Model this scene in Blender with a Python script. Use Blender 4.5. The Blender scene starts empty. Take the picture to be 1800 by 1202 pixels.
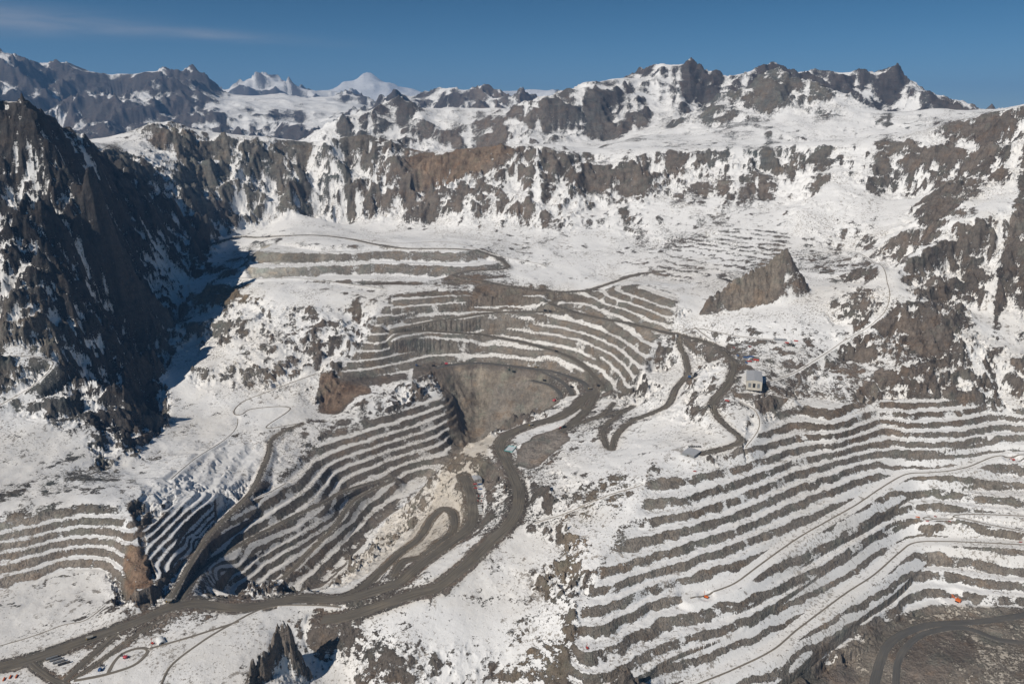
import bpy, math, random, time
import numpy as np
T0 = time.time()
def log(*a): print('[%.1fs]' % (time.time() - T0), *a, flush=True)
C = bpy.context.scene.collection
random.seed(7)

# ------------------------------------------------------------------ camera
CAM_H = 1000.0; PITCH = math.radians(16.5); FPX = 1300.0; CX, CY = 900.0, 601.0
cp, sp = math.cos(PITCH), math.sin(PITCH)
cam_d = bpy.data.cameras.new('camera'); cam = bpy.data.objects.new('camera', cam_d); C.objects.link(cam)
cam.location = (0, 0, CAM_H); cam.rotation_euler = (math.pi/2 - PITCH, 0, 0)
cam_d.sensor_width = 36.0; cam_d.lens = 36.0*FPX/1800.0
cam_d.clip_start = 5.0; cam_d.clip_end = 200000.0
bpy.context.scene.camera = cam

# ------------------------------------------------------------------ light
SUN_AZ = math.radians(-131.0)      # azimuth of the sun, clockwise from +Y (the view direction)
SUN_EL = math.radians(40.0)
HAZE = 2.0e-5
sdir = (math.sin(SUN_AZ)*math.cos(SUN_EL), math.cos(SUN_AZ)*math.cos(SUN_EL), math.sin(SUN_EL))
import mathutils
sun_d = bpy.data.lights.new('sun', 'SUN'); sun = bpy.data.objects.new('sun', sun_d); C.objects.link(sun)
sun_d.energy = 4.55; sun_d.angle = math.radians(0.5); sun_d.color = (1.0, 0.93, 0.83)
sun.rotation_euler = mathutils.Vector(sdir).to_track_quat('Z', 'Y').to_euler()
world = bpy.data.worlds.new('World'); bpy.context.scene.world = world; world.use_nodes = True
wn = world.node_tree; wn.nodes.clear()
wo = wn.nodes.new('ShaderNodeOutputWorld'); bg = wn.nodes.new('ShaderNodeBackground')
sky = wn.nodes.new('ShaderNodeTexSky'); sky.sky_type = 'NISHITA'; sky.sun_disc = False
sky.sun_elevation = SUN_EL; sky.sun_rotation = SUN_AZ
sky.altitude = 4500; sky.air_density = 1.0; sky.dust_density = 0.0; sky.ozone_density = 3.0
hs = wn.nodes.new('ShaderNodeHueSaturation'); hs.inputs['Hue'].default_value = 0.49; hs.inputs['Saturation'].default_value = 1.30; hs.inputs['Value'].default_value = 0.72
stc = wn.nodes.new('ShaderNodeTexCoord'); sse = wn.nodes.new('ShaderNodeSeparateXYZ'); wn.links.new(stc.outputs['Generated'], sse.inputs[0])
sgr = wn.nodes.new('ShaderNodeMapRange'); wn.links.new(sse.outputs[2], sgr.inputs[0]); sgr.inputs[1].default_value = 0.0; sgr.inputs[2].default_value = 0.16; sgr.inputs[3].default_value = 1.12; sgr.inputs[4].default_value = 0.74
smx = wn.nodes.new('ShaderNodeVectorMath'); smx.operation = 'SCALE'; wn.links.new(sky.outputs[0], smx.inputs[0]); wn.links.new(sgr.outputs[0], smx.inputs['Scale']); wn.links.new(smx.outputs[0], hs.inputs['Color']); wn.links.new(hs.outputs[0], bg.inputs[0]); wn.links.new(bg.outputs[0], wo.inputs[0])
bg.inputs[1].default_value = 0.078
sc = bpy.context.scene
sc.view_settings.view_transform = 'Standard'; sc.view_settings.look = 'None'
sc.view_settings.exposure = 0.0; sc.view_settings.gamma = 1.0; sc.view_settings.use_curve_mapping = False
# wisps of high cloud low in the sky on the left
tc = wn.nodes.new('ShaderNodeTexCoord'); mp = wn.nodes.new('ShaderNodeMapping'); mp.inputs['Scale'].default_value = (7, 3, 60); mp.inputs['Rotation'].default_value = (0, math.radians(1.5), 0)
wn.links.new(tc.outputs['Generated'], mp.inputs[0]); nz = wn.nodes.new('ShaderNodeTexNoise'); nz.inputs['Scale'].default_value = 1.3; nz.inputs['Detail'].default_value = 6; nz.inputs['Roughness'].default_value = 0.6; nz.inputs['Distortion'].default_value = 0.4
wn.links.new(mp.outputs[0], nz.inputs[0])
def wmath(op, *a):
    o = wn.nodes.new('ShaderNodeMath'); o.operation = op
    for i, v in enumerate(a):
        if isinstance(v, (int, float)): o.inputs[i].default_value = v
        else: wn.links.new(v, o.inputs[i])
    return o.outputs[0]
sxyz = wn.nodes.new('ShaderNodeSeparateXYZ'); wn.links.new(tc.outputs['Generated'], sxyz.inputs[0]); ax_ = wmath('ARCTAN2', sxyz.outputs[0], sxyz.outputs[1])
def bump_(v, c, w): return wmath('POWER', 2.718, wmath('MULTIPLY', wmath('POWER', wmath('ABSOLUTE', wmath('DIVIDE', wmath('SUBTRACT', v, c), w)), 2.0), -1.0))
win = wmath('ADD', wmath('MULTIPLY', bump_(ax_, -0.62, 0.14), bump_(sxyz.outputs[2], 0.104, 0.013)), wmath('MULTIPLY', wmath('MULTIPLY', bump_(ax_, -0.37, 0.12), bump_(wmath('ADD', sxyz.outputs[2], wmath('MULTIPLY', ax_, 0.03)), 0.087, 0.006)), 0.6))
fac = wmath('MINIMUM', wmath('MULTIPLY', win, wmath('MULTIPLY', wmath('MAXIMUM', wmath('SUBTRACT', nz.outputs[0], 0.30), 0.0), 2.0)), 0.5)
cm = wn.nodes.new('ShaderNodeMix'); cm.data_type = 'RGBA'; wn.links.new(fac, cm.inputs[0]); wn.links.new(hs.outputs[0], cm.inputs[6]); cm.inputs[7].default_value = (5.0, 5.0, 5.4, 1); wn.links.new(cm.outputs[2], bg.inputs[0])

# ------------------------------------------------------------------ pixel rays
def ray(px, py):
    cx = (px-CX)/FPX; cy = (CY-py)/FPX
    return cx, cp + cy*sp, -sp + cy*cp
def atz(px, py, z):
    dx, dy, dz = ray(px, py); t = (z-CAM_H)/dz
    return (dx*t, dy*t, z)
def aty(px, py, Y):
    dx, dy, dz = ray(px, py); t = Y/dy
    return (dx*t, Y, CAM_H + dz*t)

# ------------------------------------------------------------------ control lines
CP = []                                     # world points (x, y, z)
def densify(pts, step):
    out = [pts[0]]
    for a, b in zip(pts[:-1], pts[1:]):
        d = math.hypot(b[0]-a[0], b[1]-a[1]); n = max(1, int(round(d/step)))
        for i in range(1, n+1):
            t = i/n; out.append(tuple(a[k]+(b[k]-a[k])*t for k in range(3)))
    return out
def Lz(z, *pp, step=75):                    # level line through picture points
    CP.extend(densify([atz(x, y, z) for x, y in pp], step))
def Pz(*pp):
    for x, y, z in pp: CP.append(atz(x, y, z))
def Ly(*pp, step=None):                     # ridge line with a distance for every point
    w = [aty(*p) for p in pp]
    CP.extend(densify(w, step or max(90, w[0][1]*0.03)))
def Lp(*pp, step=90):                       # sloping line (x, y, z)
    CP.extend(densify([atz(*p) for p in pp], step))

# main pit, back wall: 30 m benches
Lz(90, (891,550),(940,555),(1000,563),(1058,582),(1092,598),(1130,633))
Lz(60, (850,562.5),(917,567),(992,579),(1033,587.5),(1083,613),(1117,638),(1132,660))
Lz(30, (850,576),(908,577.5),(983,589),(1033,603),(1075,623),(1100,645),(1115,664))
Lz(0, (890,591),(950,598),(1017,612),(1058,630),(1083,650),(1098,670))
Lz(-30, (1010,627),(1033,635),(1058,648),(1080,673))
Lz(0, (640,618),(657,615),(705,607),(755,597),(833,594))
Lz(-30, (607,637),(657,633),(705,622),(755,609),(850,608),(883,609),(933,617),(953,619))
Lz(-60, (600,653),(657,647),(705,637),(755,623),(850,622),(880,620),(917,627),(967,633),(1000,647),(1027,660),(1047,678))
Lz(-90, (600,660),(680,663),(740,655),(790,642),(850,637),(917,644),(967,652),(1000,660),(1027,675),(1037,685))
Lz(90, (667,580),(700,568),(767,559),(800,557)); Lz(116, (680,563),(700,555),(742,548),(817,544))
Lz(142, (700,540),(775,534),(850,531),(920,532)); Lz(168, (705,529),(750,523),(820,520),(900,521),(960,522))
Lz(142, (998,532),(1027,534),(1058,546),(1092,558),(1112,567),(1150,592)); Lz(168, (1033,522),(1050,529),(1092,541),(1125,555),(1150,566))
Lz(194, (1063,520),(1100,533),(1133,546),(1155,556)); Lz(220, (1078,510),(1117,522),(1148,534),(1175,546)); Lz(246,(1110,502),(1150,514),(1190,530))
Pz((695,580,52),(750,581,38),(850,588,8),(930,605,-12),(1000,628,-32),(1045,660,-58),(1060,683,-68),(1010,550,110),(1042,557,118),(1100,567,134),(1150,578,146))
# platform at the foot of the back wall
Pz((610,664,-88),(700,668,-88),(760,652,-88),(640,600,30),(620,570,90),(660,545,140),(600,620,0),(580,640,-30))
# deep north part
Lz(-112, (800,650),(850,648),(900,655),(930,665)); Pz((830,690,-190),(860,700,-215),(810,700,-205),(820,740,-290),(855,745,-290),(870,720,-240),(900,735,-245),(840,765,-330),(815,788,-352),(835,780,-345),(870,752,-310),
   (900,680,-150),(930,700,-190),(940,672,-118),(960,660,-100),(985,690,-125),(975,708,-130),(1005,690,-105),(950,715,-205),(930,730,-250),(905,748,-270),(795,790,-350))
# crest on the near side of the deep part and the main haul road
Lp((1030,702,-72),(1000,716,-76),(960,733,-80),(920,745,-82),(880,760,-84),(840,780,-95),(805,797,-110))
Lp((1045,690,-68),(1000,722,-74),(960,742,-78),(900,770,-84),(886,790,-88),(900,840,-96),(912,880,-104),(880,925,-118),(830,970,-132),(760,1030,-152),(690,1060,-168),(600,1085,-180))
# west wall: 24 m benches
Lz(-168,(788,699),(750,708),(700,723),(650,738),(560,762)); Lz(-192,(785,714),(758,722),(700,742),(658,755),(617,767),(583,777),(520,795),(500,812),(467,850))
Lz(-216,(773,732),(733,748),(692,762),(650,775),(608,788),(575,802),(548,822),(517,850),(483,872),(438,900),(417,917),(377,940),(345,962))
Lz(-240,(798,743),(758,755),(717,768),(680,780),(633,797),(600,810),(572,828),(542,860),(483,898),(450,917),(408,942),(368,975))
Lz(-264,(800,760),(750,775),(692,791),(642,808),(617,818),(590,830),(565,870)); Lz(-288,(800,775),(742,793),(692,807),(650,823),(617,835),(593,847),(583,872))
Lz(-312,(792,795),(742,810),(700,823),(660,838),(630,850)); Lz(-336,(755,822),(713,835),(690,850)); Lz(-360,(742,840),(720,852))
Lz(-264,(378,1000),(425,967),(467,942),(500,924)); Lz(-280,(378,1028),(400,995),(450,967),(490,943),(533,925),(570,897))
Lz(-296,(390,1040),(413,1008),(453,980),(513,950),(550,927),(592,898)); Lz(-312,(408,1048),(428,1020),(460,995),(500,968),(542,943),(590,912))
Lz(-328,(433,1045),(473,1010),(508,985),(533,964),(575,935)); Lz(-344,(480,1040),(492,1030),(525,1002),(558,975),(600,937)); Lz(-360,(517,1038),(550,1008),(583,978),(620,937))
Lp((560,1036,-376),(600,992,-376),(650,937,-374),(700,887,-370),(737,852,-364),(790,803,-348))
Lp((345,1010,-195),(408,963,-222),(467,933,-250),(517,907,-267),(567,882,-284),(600,863,-294),(640,850,-303),(690,841,-316))
Lp((583,932,-322),(550,963,-332),(517,998,-340),(492,1020,-346))
# near rim, tan slope into the pit
Lp((330,1062,-180),(400,1062,-181),(470,1056,-182),(560,1050,-183),(620,1042,-180),(670,1012,-176),(720,985,-170),(790,950,-164),(830,900,-158),(835,850,-150))
Pz((360,1045,-184),(350,1030,-186),(620,1015,-230),(660,985,-245),(690,950,-250),(720,925,-240),(740,890,-235),(770,860,-200),(790,830,-165),(700,910,-320),(660,950,-315),(630,985,-310),(800,905,-172),(780,885,-185),(745,960,-185),
   (840,820,-115),(870,790,-95),(870,850,-125),(860,900,-138),(830,930,-150),(820,790,-108))
# north-west natural slopes and old roads
Pz((350,470,200),(400,520,150),(470,540,140),(500,560,105),(550,540,150),(550,600,40),(400,600,20),(450,650,-40),(500,640,-15),(560,655,-70),(420,690,-105),(520,690,-100),(600,700,-130),(580,722,-165),(640,700,-125),(700,695,-130),(740,690,-140),
   (330,560,90),(350,640,-20),(480,700,-118),(415,725,-128),(510,717,-125),(478,760,-150),(540,745,-150),(470,800,-166),(400,780,-150),(350,850,-150),(430,880,-186),(377,927,-184),(350,960,-184),(320,1010,-182),(305,1055,-180))
# gully at the foot of the left mountain
Lp((425,402,300),(385,440,230),(345,485,160),(322,540,90),(295,600,0),(288,640,-50),(300,690,-95),(310,730,-120),(270,790,-125),(235,830,-118))
# left cut: 20 m benches
Lz(-180,(0,1052),(60,1035),(90,1010),(150,1000),(190,1000),(215,1020),(230,1035)); Lz(-160,(0,1010),(60,998),(100,985),(150,981),(190,983),(215,1000),(236,1030))
Lz(-140,(0,985),(60,978),(100,968),(150,962),(190,962),(218,980),(243,1024)); Lz(-120,(0,970),(60,960),(100,949),(150,944),(195,944),(222,958),(248,1018))
Lz(-100,(0,955),(60,943),(100,932),(150,927),(200,928),(226,940),(252,1010)); Lz(-80,(0,938),(60,925),(100,916),(150,911),(200,913),(230,925),(254,990)); Lz(-60,(0,920),(60,908),(110,900),(150,896),(190,897),(226,908))
Pz((150,880,-50),(100,850,-55),(50,860,-50),(0,880,-45),(200,870,-60),(0,1085,-180),(100,1060,-180),(200,1050,-180),(150,1020,-181),(265,1040,-180),(230,870,-70),(290,880,-100))
Lz(-108,(250,935),(293,903),(325,866)); Lz(-120,(251,950),(317,893),(345,866)); Lz(-132,(254,962),(338,888),(362,862)); Lz(-144,(258,978),(345,905),(378,870)); Lz(-156,(264,992),(340,925),(368,897)); Lz(-168,(270,1008),(310,975),(355,928))
Pz((330,800,-112),(300,830,-100),(360,830,-130),(265,850,-82),(400,830,-150))
# left valley side
Pz((60,700,45),(0,700,60),(0,760,0),(100,760,-20),(0,820,-45),(100,810,-50),(180,830,-85),(180,800,-70),(150,700,30),(180,760,-30))
Ly((0,176,3480),(30,175,3460),(70,183,3430),(105,205,3400),(130,238,3370),(150,262,3340)); Ly((60,250,3340),(60,300,3260),(85,400,3100),(110,480,2950),(135,560,2820),(165,640,2690),(205,722,2560),(250,768,2500))
Ly((0,250,3320),(0,320,3200),(10,400,3030),(20,470,2900),(0,540,2750),(0,620,2600)); Ly((60,560,2720),(60,640,2560),(100,690,2500)); Ly((180,300,3900),(200,330,4000),(200,400,3700),(200,480,3450),(200,560,3150),(215,640,2900)); Ly((250,400,3950),(250,480,3650),(255,560,3330)); Ly((300,440,4200),(300,520,3680)); Ly((150,300,3680),(150,400,3430),(150,480,3200),(165,560,2980)); Pz((240,700,-50),)
Ly((150,225,3900),(60,215,3900),(-100,190,3800),(-300,200,3600))
Pz((-150,700,100),(-150,900,-20),(-150,500,350),(-150,1050,-150),(-100,1190,-180))
# second ridge and the cirque behind
Ly((150,256,4300),(175,252,5200),(230,238,5400),(270,215,5550),(300,209,5600),(345,228,5650),(400,238,5700),(470,240,5800),(540,250,5850),(590,243,5900),(645,233,5900),(700,250,5900),(730,264,5850),(800,262,5750),(880,256,5600),(915,258,5450),(985,272,5350),(1050,290,5350),(1110,272,5350),(1160,268,5300),(1220,272,5200),(1300,270,5150),(1380,262,5050),(1460,254,4950),(1530,256,4800),(1640,243,4600),(1700,222,4500),(1760,200,4400),(1800,188,4300),(1900,185,4200),(2050,180,4100),(2300,170,4000))
Pz((430,398,318),(500,402,330),(560,395,330),(620,386,330),(700,385,335),(750,392,335),(800,400,335),(900,408,335),(1000,415,325),(560,415,320),(700,430,318),(850,440,300),(950,440,280),(1000,470,240),(1100,450,279),(1100,420,322),(1050,487,213),(1150,470,268))
Ly((250,300,4750),(340,345,5000),(410,372,5200)); Ly((300,280,5250),(400,320,5350),(480,355,5350)); Ly((550,330,5500),(650,345,5500),(760,350,5300))
Ly((700,290,5650),(850,300,5400),(960,310,5200),(1050,330,5100)); Ly((850,340,5150),(870,390,4850)); Ly((930,350,4950),(920,395,4780)); Ly((1100,380,4750),(1150,340,4980),(1210,320,5030),(1250,305,5080)); Ly((1000,380,4800),(1050,370,4900))
Ly((1250,360,4700),(1300,320,4850),(1350,300,4950)); Ly((1200,410,4350),(1300,400,4250),(1350,370,4500),(1420,350,4500)); Ly((1460,275,4850),(1455,310,4600),(1430,350,4350),(1400,395,4150)); Ly((1520,330,4400),(1580,350,4250),(1640,340,4150),(1550,400,3900),(1500,380,4100))
Ly((1640,270,4450),(1700,260,4400),(1760,280,4100)); Ly((1700,330,3800),(1620,400,3650),(1540,440,3550)); Ly((1800,250,3900),(1780,330,3600),(1730,380,3300),(1660,420,3250),(1600,450,3150),(1560,480,3100))
Ly((1800,400,3250),(1800,480,3060),(1700,480,3130)); Ly((1700,550,2990),(1800,560,2860),(1800,640,2610),(1700,640,2620)); Pz((1800,700,80),(1700,695,75),(1900,700,85),(1950,620,150),(1620,700,74),(1560,700,72))
# dump terraces north of the pit
Lz(205,(440,497),(520,495),(600,490),(680,492),(740,495)); Lz(255,(440,470),(520,468),(600,464),(680,462),(780,466)); Lz(305,(445,440),(500,445),(600,445),(680,441),(740,440),(820,443))
Pz((480,418,318),(650,415,320),(620,505,190),(700,505,192),(800,500,197),(880,510,190),(960,505,200),(450,520,180),(370,500,190),(360,450,250),(880,490,205),(895,470,232),(800,485,222))
# east plateau
Pz((1000,512,186),(1080,497,212),(1180,500,225),(1250,470,290),(1230,440,318),(1300,440,345),(1150,440,296),(1240,535,225),(1200,560,190),(1260,580,180),(1330,560,225),(1400,530,265),(1400,450,345),(1480,445,350),(1545,470,335),(1565,510,315),(1560,540,300),(1480,500,288),(1420,580,210),(1480,570,225),(1350,600,175),(1300,600,165),(1370,600,178),(1400,640,140),(1450,620,165))
Ly((1545,480,3100),(1580,530,2850),(1640,620,2620),(1650,680,2490)); Pz((1500,640,120),(1560,660,130),(1600,640,160),(1450,680,90))
Pz((1290,630,140),(1285,665,127),(1320,650,130),(1340,680,122),(1300,690,112),(1252,715,85),(1275,745,65),(1300,770,50),(1280,785,40),(1235,797,32),(1200,640,70),(1220,650,72),(1160,620,110),(1150,660,30),(1180,700,22),(1120,700,-25),(1060,700,-62),(1080,720,-50),(1070,780,-48),(1120,740,-18),(1180,740,18),(1200,720,40),(1180,760,15),(1150,790,8),(1230,740,48),(1240,770,30),
   (960,780,-70),(930,820,-104),(1000,760,-62),(980,740,-70),(950,800,-95),(1030,800,-45),(1100,800,-8),(1000,850,-50),(1050,840,-20),(1120,842,0),(1150,835,2),(1090,850,-15),(1000,900,-75),(950,900,-100),(950,950,-125),(1100,900,-42),(1050,950,-68),(1022,1000,-92),(900,1000,-145),(850,1060,-180),(950,1050,-160),(980,1100,-172),(1000,1150,-200),(1000,1202,-225))
# right slope: 22 m benches
b = 22
Lz(3*b,(1385,722),(1400,711),(1440,690)); Lz(4*b,(1390,700),(1420,690))
Lz(3*b,(1463,727),(1490,718),(1512,709),(1546,706),(1602,716)); Lz(2*b,(1345,762),(1375,742),(1400,731),(1443,745),(1479,740),(1508,727),(1557,721.5),(1625,722),(1692,722))
Lz(b,(1270,800),(1320,786),(1400,762),(1458,768),(1501,756),(1532,743),(1580,740.6),(1647,739),(1714,731),(1800,722)); Lz(0,(1602,762),(1650,764),(1700,757),(1740,746),(1793,738),(1850,735))
Lz(0,(1157,839),(1200,837),(1258,828),(1314,812),(1350,801),(1400,787),(1450,778),(1500,768)); 
Lz(-b,(1150,875),(1200,871),(1247,857),(1300,842),(1359,820),(1400,801),(1445,790),(1500,779),(1535,766),(1557,763),(1610,773),(1658,776),(1714,771),(1800,770))
Lz(-2*b,(1130,912),(1200,900),(1250,884),(1300,866),(1350,848),(1400,826),(1467,806),(1501,794),(1564,790),(1625,789),(1692,788),(1800,776))
Lz(-3*b,(1101,947),(1135,938),(1200,925),(1250,910),(1300,896),(1350,875),(1400,851),(1467,833),(1500,817),(1535,803),(1568,810),(1591,807),(1636,812.5),(1692,806),(1730,795))
Lz(-4*b,(1063,999),(1112,981),(1146,970),(1200,957),(1250,942),(1300,925),(1350,902),(1400,876),(1467,857),(1500,840),(1540,826))
Lz(-5*b,(1054,1031),(1090,1020),(1146,999),(1200,986),(1250,968),(1300,950),(1382,918),(1400,906),(1456,882),(1512,860))
Lz(-6*b,(1022,1078),(1079,1058),(1135,1031),(1200,1008),(1250,993),(1300,977),(1350,955),(1400,938))
Lp((1800,798,-78),(1759,800,-80),(1737,806,-83),(1703,821,-88),(1670,828,-91),(1629,830,-96),(1591,833,-102),(1546,860,-111),(1501,889,-119),(1456,914,-127),(1400,947,-138),(1337,990,-148),(1292,1022,-160),(1247,1042,-168),(1213,1055,-174),(1150,1080,-181),(1100,1105,-186),(1040,1135,-189))
Lz(-5*b,(1591,842),(1625,837),(1692,843),(1800,844)); Lz(-6*b,(1456,927),(1500,901),(1546,878),(1591,866),(1647,864),(1748,869),(1800,875))
Lz(-7*b,(1018,1127),(1067,1098),(1117,1076),(1157,1060),(1215,1040)); Lz(-7*b,(1300,1031),(1350,1007),(1400,981),(1456,952),(1500,929),(1568,888),(1602,885),(1647,882),(1715,890),(1800,903))
Lz(-8*b,(1004,1165),(1045,1156),(1090,1134),(1144,1107),(1198,1085),(1250,1073),(1300,1058),(1350,1036),(1400,1009),(1456,981),(1500,956),(1550,925),(1610,908),(1700,915),(1800,925))
Lz(-9*b,(1022,1199),(1079,1170),(1135,1147),(1191,1123),(1250,1103),(1300,1085),(1350,1064),(1400,1039),(1456,1015),(1500,992),(1550,957),(1590,932),(1625,930),(1680,940),(1740,948),(1800,950))
Lz(-10*b,(1097,1199),(1157,1170),(1225,1145),(1300,1114),(1350,1092),(1400,1067),(1450,1040),(1480,1024))
Lz(-11*b,(1162,1199),(1225,1175),(1292,1150),(1350,1128))
Lp((1202,1201,-259),(1292,1175,-255),(1359,1145,-251),(1400,1107,-247),(1445,1073,-243),(1490,1040,-238),(1535,1011,-233),(1580,972,-227),(1609,953,-223),(1670,951,-218),(1800,957,-212))
Lz(-11*b,(1445,1085),(1501,1044),(1546,1017),(1591,979),(1636,970),(1700,982),(1800,993)); Lz(-12*b,(1258,1199),(1337,1168),(1400,1130),(1478,1087),(1535,1058),(1602,1013),(1647,1006),(1714,1015),(1800,1026))
Lz(-13*b,(1314,1197),(1359,1181),(1400,1163),(1467,1127),(1512,1098),(1568,1067),(1602,1037),(1636,1028.5),(1681,1037),(1800,1049))
Pz((1420,1190,-326),(1500,1130,-319),(1557,1095,-313),(1600,1070,-311),(1680,1070,-311),(1800,1070,-311),(1600,1100,-313),(1700,1100,-313),(1800,1120,-315),(1560,1160,-316),(1520,1202,-319),(1650,1160,-303),(1750,1170,-298),(1800,1202,-303),(1650,1202,-315),(1700,1140,-310),(1480,1170,-342),(1950,1100,-310),(1950,1000,-244),(1950,900,-130),(1950,800,-49),(1900,1250,-318),(1300,1260,-326),(1100,1270,-269))
# foreground
Pz((0,1170,-184),(100,1150,-182),(0,1202,-186),(200,1190,-186),(150,1110,-181),(250,1090,-180),(300,1150,-184),(350,1202,-188),(400,1100,-184),(420,1170,-188),(500,1070,-184),(540,1075,-184),
   (560,1120,-240),(600,1140,-262),(560,1180,-270),(620,1180,-272),(600,1250,-300),(640,1120,-200),(620,1145,-212),(690,1085,-186),(700,1130,-188),(760,1080,-178),(800,1120,-192),(700,1180,-225),(650,1200,-250),(760,1190,-245),(840,1160,-225),(880,1120,-200),(900,1200,-250),(420,1250,-205),(0,1300,-190),(200,1290,-200),(750,1300,-320),(1000,1290,-310),
   (470,1130,-186),(480,1202,-198),(520,1195,-240))
# far ranges
def far(crest, foot=None, near=None):
    Ly(*crest)
far([(900,185,8200),(940,165,8300),(985,152,8500),(1040,135,8600),(1075,147,8700),(1110,145,8900),(1140,128,9100),(1165,113,9200),(1205,120,9300),(1225,135,9400),(1310,137,9500),(1350,125,9500)])
far([(1270,175,7600),(1320,140,7600),(1345,120,7550),(1372,115,7500),(1395,125,7450),(1400,137,7450),(1440,150,7300),(1490,170,7100),(1540,200,7000),(1600,196,6800),(1650,190,6600),(1700,196,6500),(1760,190,6600)])
far([(1395,137,9600),(1430,126,9700),(1510,127,9700),(1535,135,9600),(1565,140,9600),(1590,158,9500),(1640,170,9300),(1680,188,9200),(1760,205,9300),(1900,200,9500),(2100,190,9500)])
Ly((1200,272,5900),(1150,235,6800),(1090,255,6300)); Ly((1000,262,6000),(1150,262,6100)); Ly((1250,255,6000),(1350,262,6000),(1500,264,5900),(1650,236,5500),(1700,225,5500)); Ly((900,232,7800),(1000,250,7700),(1100,238,7900),(1190,205,8300),(1210,188,8600)); Ly((1000,205,8100),(1100,190,8400)); Ly((1380,200,6900),(1300,205,6900)); Ly((1350,232,6350),(1450,232,6300)); Ly((1250,245,6300),(1150,240,7000)); Ly((1400,220,6500),(1550,225,6300))
far([(500,250,8500),(560,235,8600),(640,195,8800),(690,180,8800),(720,195,8900),(800,190,9000),(860,196,8800),(900,190,8600)]); Ly((700,252,8000),(850,252,7900),(600,262,7900)); Ly((700,222,8350),(850,222,8300))
far([(640,195,13500),(700,172,14000),(740,180,14000),(785,155,14500),(810,165,14500),(840,158,14500),(880,175,14500),(910,185,14000)])
far([(-200,110,17000),(-60,120,17000),(0,102,16500),(30,93,16500),(60,108,16500),(100,134,16300),(150,156,16000),(190,146,16500),(235,124,16700),(285,117,16700),(310,138,16600),(345,168,16400),(390,166,17500),(430,172,18000),(490,168,18500),(540,174,18500),(600,172,19000),(640,182,19000)])
Ly((0,245,13600),(150,252,13600),(250,242,13800),(400,236,14200),(520,232,14600),(600,228,14800)); Ly((60,205,14700),(180,195,14800),(300,205,14900),(430,205,15200),(560,205,15800),(480,185,16700))
far([(360,165,28000),(420,148,29000),(455,130,29500),(475,132,29500),(505,155,29000),(560,160,29000),(620,162,29000)])
far([(540,165,44000),(575,162,45000),(590,154,45000),(605,144,46000),(622,131,46300),(640,122,46500),(655,121,46500),(672,130,46300),(690,140,46000),(708,150,46000),(728,162,46000),(760,170,46000),(830,165,42000),(880,160,38000),(910,165,38000),(950,152,38000),(985,165,38000)])
for px, Y, z in ((-200,7000,350),(0,7000,350),(150,7000,350),(300,7000,330),(450,7000,330),(600,6700,380),(-200,8500,250),(50,9500,250),(250,9500,250),(400,9800,200),(-200,11500,250),(100,11500,250),(300,11500,250),(500,12000,250),(650,11500,250),(800,11500,250),(950,11500,250),(100,12700,350),(300,12900,350),(500,13600,350),
   (900,6400,450),(800,6400,420),(1300,12500,300),(1600,12500,300),(1900,12500,300),(1450,8500,700),(1550,8300,650),(1650,8000,600),(1250,8500,800),(1900,6500,500),(1800,7500,400),
   (0,21000,200),(300,22000,200),(600,22500,200),(850,20000,200),(200,25000,100),(500,25500,100),(700,27000,100),(450,34000,0),(650,36000,0),(850,30000,0),(1000,26000,0)):
    x_, y_, z_ = aty(px, 400, Y); CP.append((x_, Y, z))
for Y in (56000,):
    for px in (-200, 100, 400, 700, 1000, 1300, 1700, 2000): CP.append((aty(px, 200, Y)[0], Y, 150.0))
for px in (1000, 1300, 1700, 2000): CP.append((aty(px, 215, 17000)[0], 17000, 100.0))
for px in (-300, -150): CP.append(aty(px, 230, 8000)); CP.append(aty(px, 215, 11000))
for px in (-900,-500, 2300, 2700):
    for Y in (9000, 16000, 30000): CP.append((aty(px, 190, Y)[0], Y, 500.0))
P = np.array(CP)
keep = []                                   # prune points that nearly coincide
cell = {}
for i, p in enumerate(P):
    r = max(16.0, p[1]*0.008); k = (int(p[0]//r), int(p[1]//r)); ok = True
    for a in (-1, 0, 1):
        for c in (-1, 0, 1):
            for j in cell.get((k[0]+a, k[1]+c), ()):
                if math.hypot(P[j, 0]-p[0], P[j, 1]-p[1]) < r: ok = False
    if ok: keep.append(i); cell.setdefault(k, []).append(i)
P = P[keep]; N = len(P)
log('control points', N)
S = 1000.0; SOFT = 22.0/S
xy = P[:, :2]/S
D = np.sqrt(((xy[:, None]-xy[None])**2).sum(-1)+SOFT**2)
A = np.zeros((N+3, N+3)); A[:N, :N] = -D + np.eye(N)*0.035
A[:N, N] = 1; A[:N, N+1:] = xy; A[N, :N] = 1; A[N+1:, :N] = xy.T
W = np.linalg.solve(A, np.concatenate([P[:, 2], np.zeros(3)]))
res = A[:N, :N]@W[:N] + A[:N, N:]@W[N:] - P[:, 2]
log('rbf solved')
def rbf(X, Y):
    X = np.asarray(X, float).ravel()/S; Y = np.asarray(Y, float).ravel()/S; out = np.empty(len(X))
    for s in range(0, len(X), 4000):
        x = X[s:s+4000]; y = Y[s:s+4000]
        d = np.sqrt((x[:, None]-xy[None, :, 0])**2+(y[:, None]-xy[None, :, 1])**2+SOFT**2)
        out[s:s+4000] = -d@W[:N]+W[N]+x*W[N+1]+y*W[N+2]
    return out

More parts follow.
